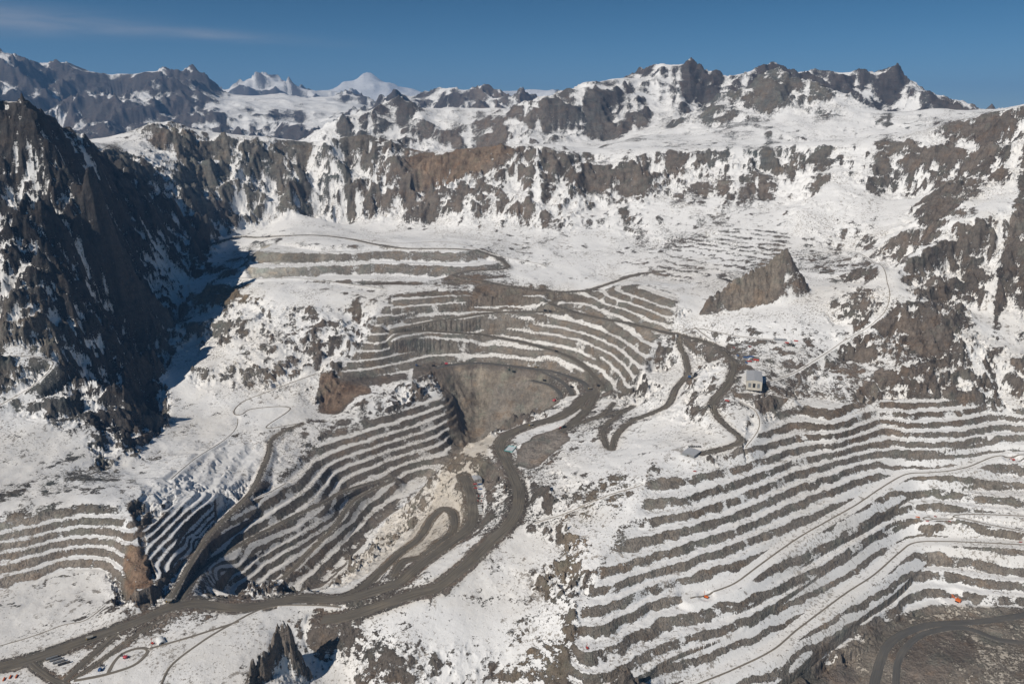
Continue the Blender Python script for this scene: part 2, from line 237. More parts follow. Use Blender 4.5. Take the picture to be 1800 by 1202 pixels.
# ------------------------------------------------------------------ wedge-shaped grid, finer towards the mine
QUAL = 1.0
Y0 = 330.0; U0, U1 = -0.86, 0.86
NC = int(1500*QUAL)
rows = [820.0]
while rows[-1] < 62000:
    y = rows[-1]
    k = 0.0017 if y < 4200 else (0.0019 if y < 6500 else (0.0022 if y < 10600 else (0.007 if y < 13400 else (0.0021 if y < 19500 else 0.006))))
    rows.append(y*(1+k/QUAL))
YR = np.array(rows); NR = len(YR)
UC = np.linspace(U0, U1, NC)
RI = np.arange(NR)
log('grid', NR, NC, NR*NC)
cr = np.linspace(0, NR-1, 520); cc = np.linspace(0, NC-1, 420)
Yc = np.interp(cr, RI, YR); Uc = np.interp(cc, np.arange(NC), UC)
XX, YY = np.meshgrid(Uc, Yc); XX = XX*(YY+Y0)
ZC = rbf(XX, YY).reshape(XX.shape)
log('coarse terrain')
def bil(F, r, c):
    r = np.clip(r, 0, F.shape[0]-1.001); c = np.clip(c, 0, F.shape[1]-1.001)
    r0 = r.astype(np.int32); c0 = c.astype(np.int32); fr = (r-r0).astype(F.dtype); fc = (c-c0).astype(F.dtype)
    i = r0*F.shape[1]+c0; f = F.ravel(); w = F.shape[1]
    a = f[i]; a += (f[i+1]-a)*fc; d = f[i+w]; d += (f[i+w+1]-d)*fc
    return a+(d-a)*fr
def rc(X, Y):
    return np.interp(Y, YR, RI), (X/(Y+Y0)-U0)/(U1-U0)*(NC-1)
def hc(X, Y):                                # height of the undetailed terrain
    r, c = rc(np.asarray(X, float), np.asarray(Y, float))
    return bil(ZC, r*(len(cr)-1)/(NR-1), c*(len(cc)-1)/(NC-1))
def hit(px, py, F=None, t0=900.0):            # where the line of sight meets the ground
    dx, dy, dz = ray(px, py)
    t = t0*1.0012**np.arange(3600); X = dx*t; Y = dy*t; Z = CAM_H+dz*t
    h = (F or hc)(X, Y); k = np.argmax(Z < h)
    if not (Z < h).any(): k = 2500
    k = max(k, 1); a = Z[k-1]-h[k-1]; d = h[k]-Z[k]; w = a/(a+d+1e-9)
    return (X[k-1]+(X[k]-X[k-1])*w, Y[k-1]+(Y[k]-Y[k-1])*w, h[k-1]+(h[k]-h[k-1])*w)

# ------------------------------------------------------------------ noise
def hash2(ix, iy, seed):
    h = (ix.astype(np.uint32)*np.uint32(374761393)) ^ (iy.astype(np.uint32)*np.uint32(668265263)) ^ np.uint32((seed*2246822519) & 0xffffffff)
    h = (h ^ (h >> np.uint32(13)))*np.uint32(1274126177)
    h = h ^ (h >> np.uint32(16))
    return h
def gnoise(x, y, seed=0):                     # gradient noise, about -1..1
    x = np.asarray(x, np.float32); y = np.asarray(y, np.float32)
    xi = np.floor(x); yi = np.floor(y); fx = x-xi; fy = y-yi
    xi = xi.astype(np.int32); yi = yi.astype(np.int32)
    u = fx*fx*fx*(fx*(fx*6-15)+10); v = fy*fy*fy*(fy*(fy*6-15)+10)
    def g(ax, ay):
        h = hash2(xi+ax, yi+ay, seed); a = (h & np.uint32(1023))
        return GT[0][a]*(fx-ax)+GT[1][a]*(fy-ay)
    a = g(0, 0); a += u*(g(1, 0)-a); c = g(0, 1); c += u*(g(1, 1)-c)
    return (a+v*(c-a))*1.5
_t = np.arange(1024)*2*np.pi/1024; GT = (np.cos(_t).astype(np.float32), np.sin(_t).astype(np.float32))
def sstep(a, b, x):
    t = np.clip((x-a)/(b-a), 0, 1); return t*t*(3-2*t)
UU, Yf = np.meshgrid(UC.astype(np.float32), YR.astype(np.float32))
Xf = UU*(Yf+np.float32(Y0)); del UU
SPC = np.gradient(YR).astype(np.float32)[:, None]           # row spacing, metres
def lod(lam): return np.clip((lam/SPC-2.5)/3.0, 0, 1)
def fbm(lams, seed, gain=0.5, ridged=False, x=None, y=None):
    x = Xf if x is None else x; y = Yf if y is None else y
    out = np.zeros_like(Xf); amp = 1.0; tot = 0
    for i, l in enumerate(lams):
        w = lod(l); rmax = int(np.max(np.nonzero(w[:, 0] > 0)[0])+1) if (w > 0).any() else 0
        if rmax:
            n = gnoise(x[:rmax]/l+seed*17.3+i*5.1, y[:rmax]/l-seed*9.7+i*3.3, seed+i)
            if ridged: n = 1-2*np.abs(n)*1.3
            out[:rmax] += n*w[:rmax]*amp
        amp *= gain
    return out

# ------------------------------------------------------------------ masks drawn as outlines on the ground
XXc = (Uc[None, :]*(Yc[:, None]+Y0)); YYc = np.repeat(Yc[:, None], len(Uc), 1)
RR = (np.arange(NR)*(len(cr)-1)/(NR-1)).astype(np.float32); CCi = (np.arange(NC)*(len(cc)-1)/(NC-1)).astype(np.float32)
def up(F):                                    # coarse grid to full grid
    F = F.astype(np.float32)
    r0 = np.minimum(RR.astype(int), F.shape[0]-2); fr = (RR-r0)[:, None]
    G = F[r0]*(1-fr)+F[r0+1]*fr
    c0 = np.minimum(CCi.astype(int), F.shape[1]-2); fc = (CCi-c0)[None]
    return G[:, c0]*(1-fc)+G[:, c0+1]*fc
def sdf(px):                                  # metres, positive inside; px = picture outline or world outline
    w = [hit(*p)[:2] for p in px]
    d = np.full(XXc.shape, 1e9); ins = np.zeros(XXc.shape, bool)
    for (x1, y1), (x2, y2) in zip(w, w[1:]+w[:1]):
        ex, ey = x2-x1, y2-y1; L = ex*ex+ey*ey+1e-9
        t = np.clip(((XXc-x1)*ex+(YYc-y1)*ey)/L, 0, 1)
        d = np.minimum(d, np.hypot(XXc-x1-t*ex, YYc-y1-t*ey))
        if y1 != y2: ins ^= ((y1 > YYc) != (y2 > YYc)) & (XXc < (x2-x1)*(YYc-y1)/(y2-y1)+x1)
    return np.where(ins, d, -d)
def mask(px, soft=15.0, bias=0.0):
    return np.clip((up(sdf(px))+bias+WARP)/soft*0.5+0.5, 0, 1)
WARP = 9*fbm([90, 40], 3)
Z = up(ZC)
def grad(Z):
    dr = np.gradient(Z, axis=0)/np.gradient(YR).astype(np.float32)[:, None]
    dc = np.gradient(Z, axis=1)/(np.float32(UC[1]-UC[0])*(Yf+Y0))
    return dc, dr - dc*(Xf/(Yf+Y0))
log('grid ready')

M_BACK = mask([(590,658),(640,600),(690,520),(760,512),(960,514),(1060,506),(1120,500),(1195,520),(1180,575),(1150,600),(1140,640),(1105,685),(1052,690),(1030,668),(960,648),(850,632),(760,640),(700,655),(605,668)], 20)
M_WEST = mask([(345,1012),(350,985),(378,935),(440,888),(490,848),(540,800),(575,765),(650,735),(700,722),(792,692),(806,760),(800,805),(740,852),(650,937),(560,1042),(480,1046),(400,1046)], 16)
M_LCUT = mask([(-200,1060),(-200,930),(0,915),(150,892),(225,900),(245,925),(252,960),(268,1030),(240,1040),(215,1022),(190,1004),(150,1004),(90,1014),(0,1056)], 10)
M_LC2 = mask([(245,925),(292,895),(325,860),(385,862),(380,908),(310,995),(276,1030),(262,990),(252,955)], 10)
M_W2 = mask([(350,1000),(378,992),(425,961),(467,936),(517,910),(567,886),(600,870),(640,856),(690,848),(720,862),(650,937),(560,1042),(480,1048),(395,1050)], 12)
M_RIGHT = mask([(1000,1240),(1006,1140),(1020,1070),(1062,990),(1120,905),(1150,835),(1262,822),(1300,775),(1345,745),(1380,700),(1440,690),(1480,706),(1560,698),(1700,705),(1760,725),(1990,700),(1990,1062),(1640,1062),(1585,1078),(1500,1128),(1440,1165),(1380,1230)], 14)
M_DUMP = mask([(436,500),(440,436),(560,436),(740,434),(870,444),(885,470),(780,485),(740,500),(600,497)], 18)
M_UP = mask([(1130,490),(1180,430),(1260,402),(1400,400),(1380,440),(1330,470),(1230,490)], 30)
M_TAN = mask([(820,905),(800,830),(742,855),(655,940),(590,1035),(660,1005),(700,985),(760,930)], 14)
M_SW = mask([(235,880),(250,830),(330,780),(430,770),(520,760),(470,840),(420,880),(380,880),(300,890)], 30)
MB = np.clip(M_BACK+M_WEST+M_LCUT+M_LC2+M_RIGHT+M_DUMP, 0, 1)

Zb = Z.copy()                                                # smooth base
gx, gy = grad(Z); SL0 = np.hypot(gx, gy)
# ---- natural relief: rougher where the ground is steep, larger far away
far_w = sstep(5800, 9500, Yf)
M_QP = mask([(780,640),(870,640),(950,655),(1000,690),(975,720),(955,732),(880,760),(800,800),(790,760),(775,690),(765,660)], 14)
M_QUIET = np.maximum(mask([(780,640),(870,640),(950,655),(1000,690),(975,720),(955,732),(880,760),(800,800),(790,760),(775,690),(765,660)], 20)*0.75, mask([(560,1060),(700,1040),(1000,1040),(1010,1300),(-300,1300),(-300,1100),(200,1060)], 30)*0.75)
M_QUIET = np.maximum(M_QUIET, 0.6*mask([(740,900),(590,1035),(640,1020),(800,960),(835,900),(830,850),(860,800),(880,770),(800,800),(742,855),(655,940)], 30))
near_quiet = 1-np.clip(MB*1.3+M_QUIET, 0, 1)
A1 = (6+66*sstep(0.30, 0.85, SL0))*(1-far_w) + far_w*(70+280*sstep(0.12, 0.5, SL0))*np.clip(Yf/16000, 0.32, 1.5)
M_LEFT = mask([(-300,240),(60,250),(110,260),(170,290),(300,340),(400,400),(345,480),(280,600),(300,700),(240,790),(150,760),(100,560),(-300,600)], 80)
A1 *= near_quiet*(1+0.55*M_LEFT+0.25*sstep(4300, 5000, Yf)*(1-far_w))
wx = 60*fbm([700, 300], 11); wy = 60*fbm([700, 300], 12)
rid = fbm([2600, 1300, 640, 320, 160, 80, 40], 21, 0.60, True, Xf+wx, Yf+wy)
rid_n = fbm([520, 250, 120, 58, 28, 14], 31, 0.60, True, Xf+wx, Yf+wy)
def soften(x): return x
Z += A1*(far_w*(rid-0.75)*0.9 + (1-far_w)*(rid_n-0.8)*0.85)
log('relief')
# ---- gullies: noise smeared along the fall line
gx, gy = grad(Z); g = np.sqrt(gx*gx+gy*gy)+1e-4
flowx = gx/g; flowy = gy/g
def lic(F, n, step):
    acc = F.copy(); tot = 1.0
    r0 = np.broadcast_to(np.arange(NR, dtype=np.float32)[:, None], F.shape)
    for sgn in (1, -1):
        X = Xf; Y = Yf; fx = flowx; fy = flowy
        for k in range(n):
            X = X+sgn*fx*step; Y = Y+sgn*fy*step
            r = np.interp(Y.ravel(), YR, RI).astype(np.float32).reshape(Y.shape); c = (X/(Y+Y0)-U0)/(U1-U0)*(NC-1)
            w = 1-(k+1)/(n+1.0)
            acc += w*bil(F, r, c); tot += w
            if k < n-1 and k % 2 == 1: fx = bil(flowx, r, c); fy = bil(flowy, r, c)
    return acc/tot
stp = np.maximum(9.0, Yf*0.0035)
src = gnoise(Xf/(stp*1.5), Yf/(stp*1.5), 77)+0.7*gnoise(Xf/(stp*3.6)+9, Yf/(stp*3.6), 78)
STREAK = lic(src, 6, stp); STREAK /= STREAK.std()            # about -2..2
del src
log('streaks')
steep = sstep(0.28, 0.8, g)
Z += near_quiet*STREAK*steep*np.clip(stp*0.20, 1.2, 14)*(0.35+0.65*far_w)
Z += near_quiet*steep*(1-far_w)*(15*fbm([90, 44, 21, 10], 46, 0.72, True)-9)
# ---- rock ledges on the natural slopes
def terrace(z, b, c, berm, sharp=1.0):
    t = (z-c)/b; k = np.floor(t); f = t-k
    s = np.clip((f-berm)/(1-berm), 0, 1)
    return (k+s)*b+c
strat = np.clip(steep*near_quiet, 0, 1)*sstep(-0.2, 0.5, fbm([900, 400], 41)+0.35)
bl = 34+28*far_w
zl = Z+30*fbm([500, 230], 43)+7*fbm([60, 28], 44)
Z += strat*0.75*(terrace(zl, bl, 0, 0.42)-zl)
zl = Z+14*fbm([260, 110], 47)+5*fbm([36, 17], 48); ff = zl/15.0; LEDGE = ff-np.floor(ff)
Z += steep*near_quiet*(1-far_w)*0.6*(terrace(zl, 15, 0, 0.45)-zl)
# ---- benches
jit = 2.2*fbm([46, 20, 10], 51, 0.7)
LEV = np.zeros_like(Z); BERM = np.zeros_like(Z); BW = np.zeros_like(Z); jf = 0.09*fbm([46, 21, 10, 6], 55, 0.85)+0.05*fbm([150], 56); lowj = 2.5*fbm([170], 52)
def bench(M, b, c, berm, Z, j=1.0, w=1.0, drift=0.04):
    global BERM, BW, LEV
    z = Z+jit*j+lowj
    f = (z-c)/b; LEV = np.where(M > 0.5, np.floor(f), LEV); f = f-np.floor(f)
    v = sstep(berm+drift+0.13, berm+drift-0.07, f+jf); v = np.maximum(v, 0.8*sstep(0.92, 1.0, f+jf*0.5))
    BERM = BERM*(1-M)+v*M; BW = np.maximum(BW, M*min(1, w*1.2))
    return Z+M*w*(terrace(z, b, c, berm)-z+jit*j*0.3)
M_B2 = mask([(690,560),(690,500),(1250,490),(1200,600),(1150,585),(1100,570),(1042,560),(1010,552),(850,556),(742,570)], 10)
Z = bench(M_BACK*(1-M_B2), 30, 0, 0.30, Z, 0.45, 1.0, 0.0)
Z = bench(M_BACK*M_B2, 26, 12, 0.30, Z, 0.45, 1.0, 0.0)
Z = bench(M_WEST*(1-M_W2), 24, 0, 0.42, Z, 0.8)
Z = bench(M_W2, 16, 8, 0.42, Z, 0.6)
Z = bench(M_LC2, 12, 0, 0.42, Z, 0.5)
Z = bench(M_LCUT, 20, 0, 0.40, Z, 0.7)
Z = bench(M_RIGHT, 22, 0, 0.47, Z, 0.9)
Z = bench(M_QP, 30, 0, 0.22, Z, 1.5, 0.45)
Z = bench(M_DUMP, 50, 5, 0.45, Z, 0.8)
Z = bench(M_UP, 15, 0, 0.55, Z, 2.2, 0.4)
Z = bench(M_TAN*(1-M_WEST), 24, 0, 0.35, Z, 1.5, 0.45)
Z = bench(M_SW, 17, 0, 0.45, Z, 1.2, 0.8)
log('benches')
SM = sstep(5200, 3500, Yf)
Z += (1-np.clip(MB, 0, 1))*SM*(1.6*fbm([70, 33, 16], 61, 0.6)+3.0*fbm([240], 62))

# ------------------------------------------------------------------ rock towers
def ridge_add(pts, wl, wr, Z, rough=5.0):      # pts: world (x, y, top z, halfwidth left, halfwidth right)
    best = np.full(Z.shape, -1e9, np.float32)
    xs = [p[0] for p in pts]; ys = [p[1] for p in pts]
    r0, r1 = np.searchsorted(YR, [min(ys)-260, max(ys)+260]); sl = slice(max(r0, 0), r1)
    X = Xf[sl]; Y = Yf[sl]; b = best[sl]
    nz = rough*(1.3*gnoise(X/55, Y/55, 4)+1.2*(1-2*np.abs(gnoise(X/30, Y/30, 5)))+0.8*(1-2*np.abs(gnoise(X/13, Y/13, 6)))+0.5*gnoise(X/7, Y/7, 8))
    for p, q in zip(pts[:-1], pts[1:]):
        ex, ey = q[0]-p[0], q[1]-p[1]; L = ex*ex+ey*ey
        t = np.clip(((X-p[0])*ex+(Y-p[1])*ey)/L, 0, 1)
        dx = X-p[0]-t*ex; dy = Y-p[1]-t*ey; side = (dx*ey-dy*ex) > 0
        d = np.hypot(dx, dy)+nz
        k = np.where(side, wr, wl)
        b[:] = np.maximum(b, p[2]+(q[2]-p[2])*t - np.maximum(d, 0)*k + nz*0.4)
    Z[sl] = np.maximum(Z[sl], b)
    return Z
def wp(px, py, Y): return aty(px, py, Y)
# spire on the east plateau and the pinnacle in the foreground
# 
spire = [wp(1384,434,3215), wp(1370,440,3205), wp(1345,462,3185), wp(1310,478,3165), wp(1275,500,3130), wp(1245,520,3110)]
Z = ridge_add(spire, 1.6, 5.0, Z, 5.5)
pin = [wp(498,1083,1452), wp(484,1086,1448), wp(478,1110,1425), wp(462,1132,1400), wp(440,1165,1372), wp(432,1210,1330)]
Z = ridge_add(pin, 3.2, 7, Z, 5)
pin2 = [wp(503,1086,1452), wp(508,1115,1440), wp(512,1150,1428)]
Z = ridge_add(pin2, 4.0, 12.0, Z, 3)
log('towers')

# ------------------------------------------------------------------ roads: (name, half width of the cut, half width of the surface, picture path)
ROADS = [
 ('haul_road', 26, 21, [(566,1094),(600,1085),(650,1069),(700,1052),(733,1042),(767,1033),(807,1003),(853,960),(893,922),(910,892),(911,859),(900,832),(887,805),(879,787),(884,771),(905,758),(940,745),(980,733),(1010,716),(1030,699),(1050,684)]),
 ('haul_road', 24, 19, [(-60,1186),(0,1172),(50,1160),(100,1143),(150,1126),(200,1107),(250,1087),(290,1068),(340,1062),(400,1067),(460,1063),(520,1054),(580,1055),(620,1049),(650,1041),(700,1022),(733,995),(787,957),(822,929),(832,905),(828,875),(820,848),(815,834)]),
 ('haul_road', 15, 12, [(590,1054),(633,1032),(667,1004),(700,976),(737,945),(758,915),(778,895),(794,896),(799,912),(795,935),(773,954),(740,978),(708,990),(692,1012)]),
 ('haul_road', 8.5, 6.5, [(300,1052),(320,1015),(345,970),(365,940),(400,905),(435,873),(450,850),(463,820),(473,795),(476,775),(490,762),(515,750),(530,744)]),
 ('haul_road', 9, 6.5, [(322,1050),(345,1012),(375,985),(408,963),(467,933),(517,907),(567,882),(600,865),(640,851),(672,843),(690,840),(686,850),(650,861),(620,882),(600,905),(583,930),(550,963),(517,998),(493,1020)]),
 ('haul_road', 15, 12, [(693,582),(742,568),(817,556),(850,552),(900,548),(957,548),(1010,550),(1042,557),(1100,567),(1150,579),(1200,591),(1240,601),(1265,613),(1283,630),(1291,645),(1284,665),(1272,685),(1256,704),(1252,715)]),
 ('haul_road', 20, 17, [(985,523),(969,529),(977,540),(1010,550)]),
 ('haul_road', 16, 14, [(690,583),(750,582),(820,586),(850,589),(900,598),(950,609),(1000,626),(1030,646),(1050,668),(1060,684)]),
 ('haul_road', 18, 15, [(765,647),(800,641),(850,639),(917,646),(967,653),(1000,662),(1025,673),(1038,688)]),
 ('haul_road', 16, 13, [(955,652),(985,670),(1000,683),(1006,694)]), ('haul_road', 15, 12, [(935,668),(965,676),(982,689),(986,700)]),
 ('haul_road', 18, 14, [(1048,690),(1036,714),(1020,732),(1000,748),(986,760)]), ('haul_road', 10, 8, [(1030,699),(1024,712),(1030,722)]),
 ('haul_road', 9, 6, [(1002,748),(1040,736),(1065,724),(1078,708)]), ('haul_road', 8, 5, [(1010,747),(1060,732),(1112,712)]),
 ('haul_road', 11, 8, [(1112,712),(1082,733),(1060,757),(1068,785),(1075,787),(1085,765),(1110,742),(1150,724),(1176,708),(1188,684),(1208,656),(1204,630),(1196,607),(1194,592)]),
 ('haul_road', 8, 5, [(1208,656),(1216,668)]),
 ('haul_road', 10, 7, [(1252,715),(1264,735),(1285,755),(1300,769),(1302,778),(1290,786),(1265,792),(1235,797)]),
 ('haul_road', 13, 9, [(380,427),(430,417),(500,414),(560,414),(610,419),(650,427),(700,436),(745,437),(820,438),(862,447),(885,460),(891,473),(855,474),(812,478),(798,486),(840,493),(900,504),(960,511),(1010,514),(1040,509),(1080,496),(1120,482),(1165,476)]),
 ('service_track', 6, 3.2, [(556,656),(520,668),(470,690),(430,705),(413,720),(413,730),(425,730),(445,718),(510,716),(468,752),(528,744)]),
 ('service_track', 7, 3.6, [(600,1066),(550,1064),(470,1066),(400,1100),(350,1130),(300,1170),(280,1215)]),
 ('service_track', 19, 3.0, [(1830,796),(1800,798),(1759,800),(1737,806),(1703,821),(1670,828),(1629,830),(1591,833),(1546,860),(1501,889),(1456,914),(1400,947),(1337,991),(1292,1024),(1247,1043),(1213,1052)]),
 ('service_track', 21, 3.0, [(1830,958),(1800,957),(1740,953),(1670,951),(1609,953),(1580,972),(1535,1011),(1490,1040),(1445,1073),(1400,1107),(1359,1141),(1292,1175),(1230,1200),(1190,1222)]),
 ('service_track', 8, 2.6, [(1800,935),(1740,922),(1700,912),(1675,909),(1700,903),(1800,906)]), ('service_track', 6, 2.6, [(1675,911),(1645,912),(1630,918),(1622,912),(1630,907),(1640,911)]),
 ('haul_road', 17, 13, [(1532,1222),(1545,1170),(1562,1130),(1595,1110),(1640,1098),(1700,1094),(1750,1088),(1820,1077)]),
 ('haul_road', 14, 10, [(1575,1222),(1577,1170),(1592,1137),(1625,1114),(1680,1103),(1715,1108),(1760,1124),(1820,1131)]),
 ('haul_road', 11, 8, [(55,1165),(75,1182),(100,1197),(130,1210),(160,1226)]), ('haul_road', 11, 8, [(112,1198),(140,1172),(170,1145),(205,1112)]), ('haul_road', 7, 4.5, [(128,1194),(165,1170),(197,1147),(250,1108),(290,1084)]),
 ('service_track', 8, 5, [(130,1196),(183,1186),(233,1170),(256,1150),(258,1139),(240,1138),(215,1148),(200,1164),(190,1183)]),
 ('service_track', 7, 4, [(420,1092),(330,1120),(262,1140)]),
 ('service_track', 4, 1.8, [(360,497),(440,489),(520,488),(600,498),(680,509)]), ('service_track', 4, 1.8, [(0,632),(50,618),(85,624),(92,640),(70,672),(20,706),(-40,730)]), ('service_track', 4, 1.6, [(1300,700),(1328,722),(1334,752),(1310,790)]),
 ('service_track', 4, 1.6, [(-20,1140),(60,1118),(110,1100),(150,1090),(185,1062)]), ('service_track', 4, 1.8, [(940,925),(1000,900),(1060,872),(1125,850)]), ('service_track', 4, 2.0, [(438,876),(470,869),(502,850)]),
 ('service_track', 4, 1.6, [(1390,705),(1340,688),(1300,690)]), ('service_track', 4, 1.5, [(300,840),(350,800),(410,760),(418,735)]), ('service_track', 4, 1.6, [(620,420),(700,428),(780,425),(850,440),(940,462),(960,470)]),
 ('service_track', 6, 3, [(1190,592),(1222,573),(1250,582),(1300,592),(1360,597)]), ('service_track', 5, 2.5, [(1222,573),(1240,590),(1268,612)]),
 ('service_track', 6, 1.8, [(1316,678),(1400,655),(1480,605),(1540,565),(1562,530),(1560,495),(1530,462),(1480,442),(1430,448),(1390,450)]),
]
def smooth_path(pp):
    w = [hit(*p) for p in pp]
    q = []
    for i in range(len(w)-1):                               # Catmull-Rom in plan
        p0 = w[max(i-1, 0)]; p1 = w[i]; p2 = w[i+1]; p3 = w[min(i+2, len(w)-1)]
        n = max(2, int(math.hypot(p2[0]-p1[0], p2[1]-p1[1])/9))
        for k in range(n):
            t = k/n
            q.append(tuple(0.5*(2*p1[a]+(p2[a]-p0[a])*t+(2*p0[a]-5*p1[a]+4*p2[a]-p3[a])*t*t+(3*p1[a]-p0[a]-3*p2[a]+p3[a])*t**3) for a in range(2)))
    q.append(w[-1][:2]); q = np.array(q)
    z = hc(q[:, 0], q[:, 1]); k = 13; zz = np.pad(z, k, mode='edge'); z = np.convolve(zz, np.ones(2*k+1)/(2*k+1), 'valid')
    return q, z
PATHS = []
RD = np.full(Z.shape, 1e3, np.float32); RZ = np.zeros_like(Z); RK = np.zeros_like(Z)     # distance beyond the cut edge, road height
for name, hw, hs, pp in ROADS:
    q, z = smooth_path(pp); PATHS.append((name, hw, hs, q, z))
    R = hw+42
    for i in range(0, len(q)-1, 2):
        j = min(i+2, len(q)-1)
        ax, ay = q[i]; bx, by = q[j]
        r0, r1 = np.searchsorted(YR, [min(ay, by)-R, max(ay, by)+R])
        if r1 <= r0: continue
        xa, xb = min(ax, bx)-R, max(ax, bx)+R; ya = YR[r0]+Y0; yb = YR[r1-1]+Y0
        c0, c1 = np.searchsorted(UC, [min(xa/ya, xa/yb), max(xb/ya, xb/yb)])
        if c1 <= c0: continue
        X = Xf[r0:r1, c0:c1]; Y = Yf[r0:r1, c0:c1]
        ex, ey = bx-ax, by-ay; L = ex*ex+ey*ey+1e-6
        t = np.clip(((X-ax)*ex+(Y-ay)*ey)/L, 0, 1)
        d = np.hypot(X-ax-t*ex, Y-ay-t*ey)-hw
        s = RD[r0:r1, c0:c1]; m = d < s
        s[m] = d[m]; RZ[r0:r1, c0:c1][m] = (z[i]+(z[j]-z[i])*t)[m]; RK[r0:r1, c0:c1][m] = 1.0 if name == 'haul_road' else 0.12
dz = np.abs(Z-RZ); sh = 10+1.1*dz
w = 1-sstep(0, 1, np.clip(RD/sh, 0, 1)); w[RD > 40] = 0
Z = Z*(1-w)+RZ*w
ROADW = w.copy(); del dz, sh
log('roads cut')

# ------------------------------------------------------------------ level pads for buildings and machines
PADS = []
def pad(px, py, r, name=None, soft=14):
    x, y, z = hit(px, py)
    d = np.hypot(Xf-x, Yf-y); w = 1-sstep(r, r+soft, d)
    global Z
    Z = Z*(1-w)+z*w; PADS.append((x, y, r)); return (x, y, z)
pad(1325,668,46); pad(836,864,30); pad(1215,800,26); pad(1372,600,30); pad(898,790,30); pad(1222,655,20); pad(1290,632,22); pad(1325,640,26)
pad(1640,911,22); pad(1780,809,20); pad(1241,1049,14); pad(104,1163,26); pad(218,1156,18); pad(176,1176,12); pad(20,1190,26); pad(842,888,20); pad(1680,1055,30); pad(976,704,14)

# ------------------------------------------------------------------ surface: snow, colour
gx, gy = grad(Z); SL = np.hypot(gx, gy)
log('slope')
def blur(F, n):
    for ax in (0, 1):
        G = np.cumsum(np.concatenate([np.repeat(np.take(F, [0], ax), n+1, ax), F, np.repeat(np.take(F, [-1], ax), n, ax)], ax), ax, dtype=np.float64)
        m = F.shape[ax]; F = ((np.take(G, range(2*n+1, 2*n+1+m), ax)-np.take(G, range(0, m), ax))/(2*n+1)).astype(np.float32)
    return F
B1 = blur(Z, 5); B2 = blur(B1, 14)
REL = np.clip((Z-B1)/(SPC*1.6), -1.6, 1.6); REL2 = np.clip((B1-B2)/(SPC*6.0), -1.6, 1.6)     # crests are blown bare, hollows hold snow
gx, gy = grad(B1); SLb = np.hypot(gx, gy)
face = np.clip(BW, 0, 1)                               # engineered faces are bare, their berms hold snow
snow = 0.98-0.62*sstep(0.34, 1.10, SLb)-0.26*sstep(0.8, 1.9, SL)
k_ = sstep(0.15, 0.6, SLb)
snow -= (0.30*REL+0.24*REL2+0.15*STREAK)*(0.12+0.88*k_)
snow += (0.28*fbm([300, 140, 64, 30], 71, 0.8))*k_
snow -= 0.40*sstep(-0.30, 0.50, fbm([620, 260, 110, 45], 75, 0.7))*(1-far_w)*sstep(0.04, 0.16, SLb)
snow -= 0.42*sstep(0.05, 0.65, fbm([60, 28, 14], 74, 0.8))*sstep(-0.45, 0.3, fbm([400, 170], 79))*(1-far_w)*sstep(0.02, 0.10, SLb)
snow += steep*(1-far_w)*0.26*(sstep(0.5, 0.4, LEDGE)-0.45)
snow += 0.08*fbm([700, 300], 72)
snow += far_w*(0.34*fbm([900, 420, 200, 100, 55], 76, 0.8)-0.31)*sstep(0.1, 0.35, SLb)
snow -= 0.16*sstep(12500, 14500, Yf)*sstep(0.15, 0.4, SLb)
snow -= 0.05*(1-far_w)*sstep(0.03, 0.2, SLb)
snow += 0.02*k_*(1-far_w)
snow += far_w*0.05
snow += 1.0*sstep(36500, 40000, Yf)+0.15*sstep(24000, 27000, Yf)
slough = 0.42*sstep(0.35, 0.85, fbm([120, 50, 20], 97, 0.7, x=Xf+LEV*137.3, y=Yf+LEV*71.7))*(1-M_DUMP)
snow = snow*(1-face)+face*(0.95*BERM*(1-0.25*sstep(0.3, 0.8, fbm([90, 40], 98, x=Xf+LEV*91.3)))+(1-BERM)*(0.15+0.04*STREAK+slough))
snow -= face*0.9*sstep(1.5, 2.6, SL)*BERM
# drifted snow lies smoother than the rock it covers
ws = (0.65*sstep(0.50, 0.85, snow)*(1-face)*(RD > 0)).astype(np.float32); Z = Z*(1-ws)+B1*ws; del ws
# tint and dust
tint = np.empty(Z.shape+(3,), np.float32)
base = np.array([0.138, 0.130, 0.121], np.float32); tint[:] = base
n1 = np.clip(0.5+0.5*fbm([420, 170, 70], 81, 0.6), 0, 1)[..., None]; n2 = np.clip(0.5+0.6*fbm([300, 120], 82, 0.6), 0, 1)[..., None]
tint += (n1-0.5)*np.array([0.07, 0.045, 0.022], np.float32); tint += (n2-0.5)*np.array([0.03, 0.045, 0.045], np.float32)
def paint(M, col, k=1.0, vary=0.3):
    global tint
    m = (M*k)[..., None].astype(np.float32); c = np.array(col, np.float32)
    tint = tint*(1-m)+(c*(1-vary+2*vary*n1))*m
def snowmul(M, a):                                      # less (or more) snow
    global snow
    snow = snow+M*a
paint(M_BACK, (0.46,0.445,0.40), 1, 0.12); paint(M_WEST, (0.40,0.375,0.335), 1, 0.18); paint(M_RIGHT, (0.42,0.40,0.365), 1, 0.22); paint(M_LCUT, (0.31,0.275,0.245), 1, 0.18); paint(M_DUMP, (0.50,0.485,0.45), 1, 0.08)
fw = far_w*sstep(6000, 9000, Yf); paint(fw, (0.075,0.066,0.068), 0.85, 0.3)
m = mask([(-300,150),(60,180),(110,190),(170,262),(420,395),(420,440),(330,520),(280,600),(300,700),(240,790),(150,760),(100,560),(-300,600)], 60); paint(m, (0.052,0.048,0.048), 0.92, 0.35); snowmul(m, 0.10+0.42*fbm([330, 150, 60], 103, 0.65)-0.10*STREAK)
m = mask([(730,262),(800,258),(890,256),(915,262),(885,285),(800,310),(735,315),(720,290)], 40); paint(m, (0.46,0.28,0.14), 0.95, 0.3); snowmul(m, -0.75)
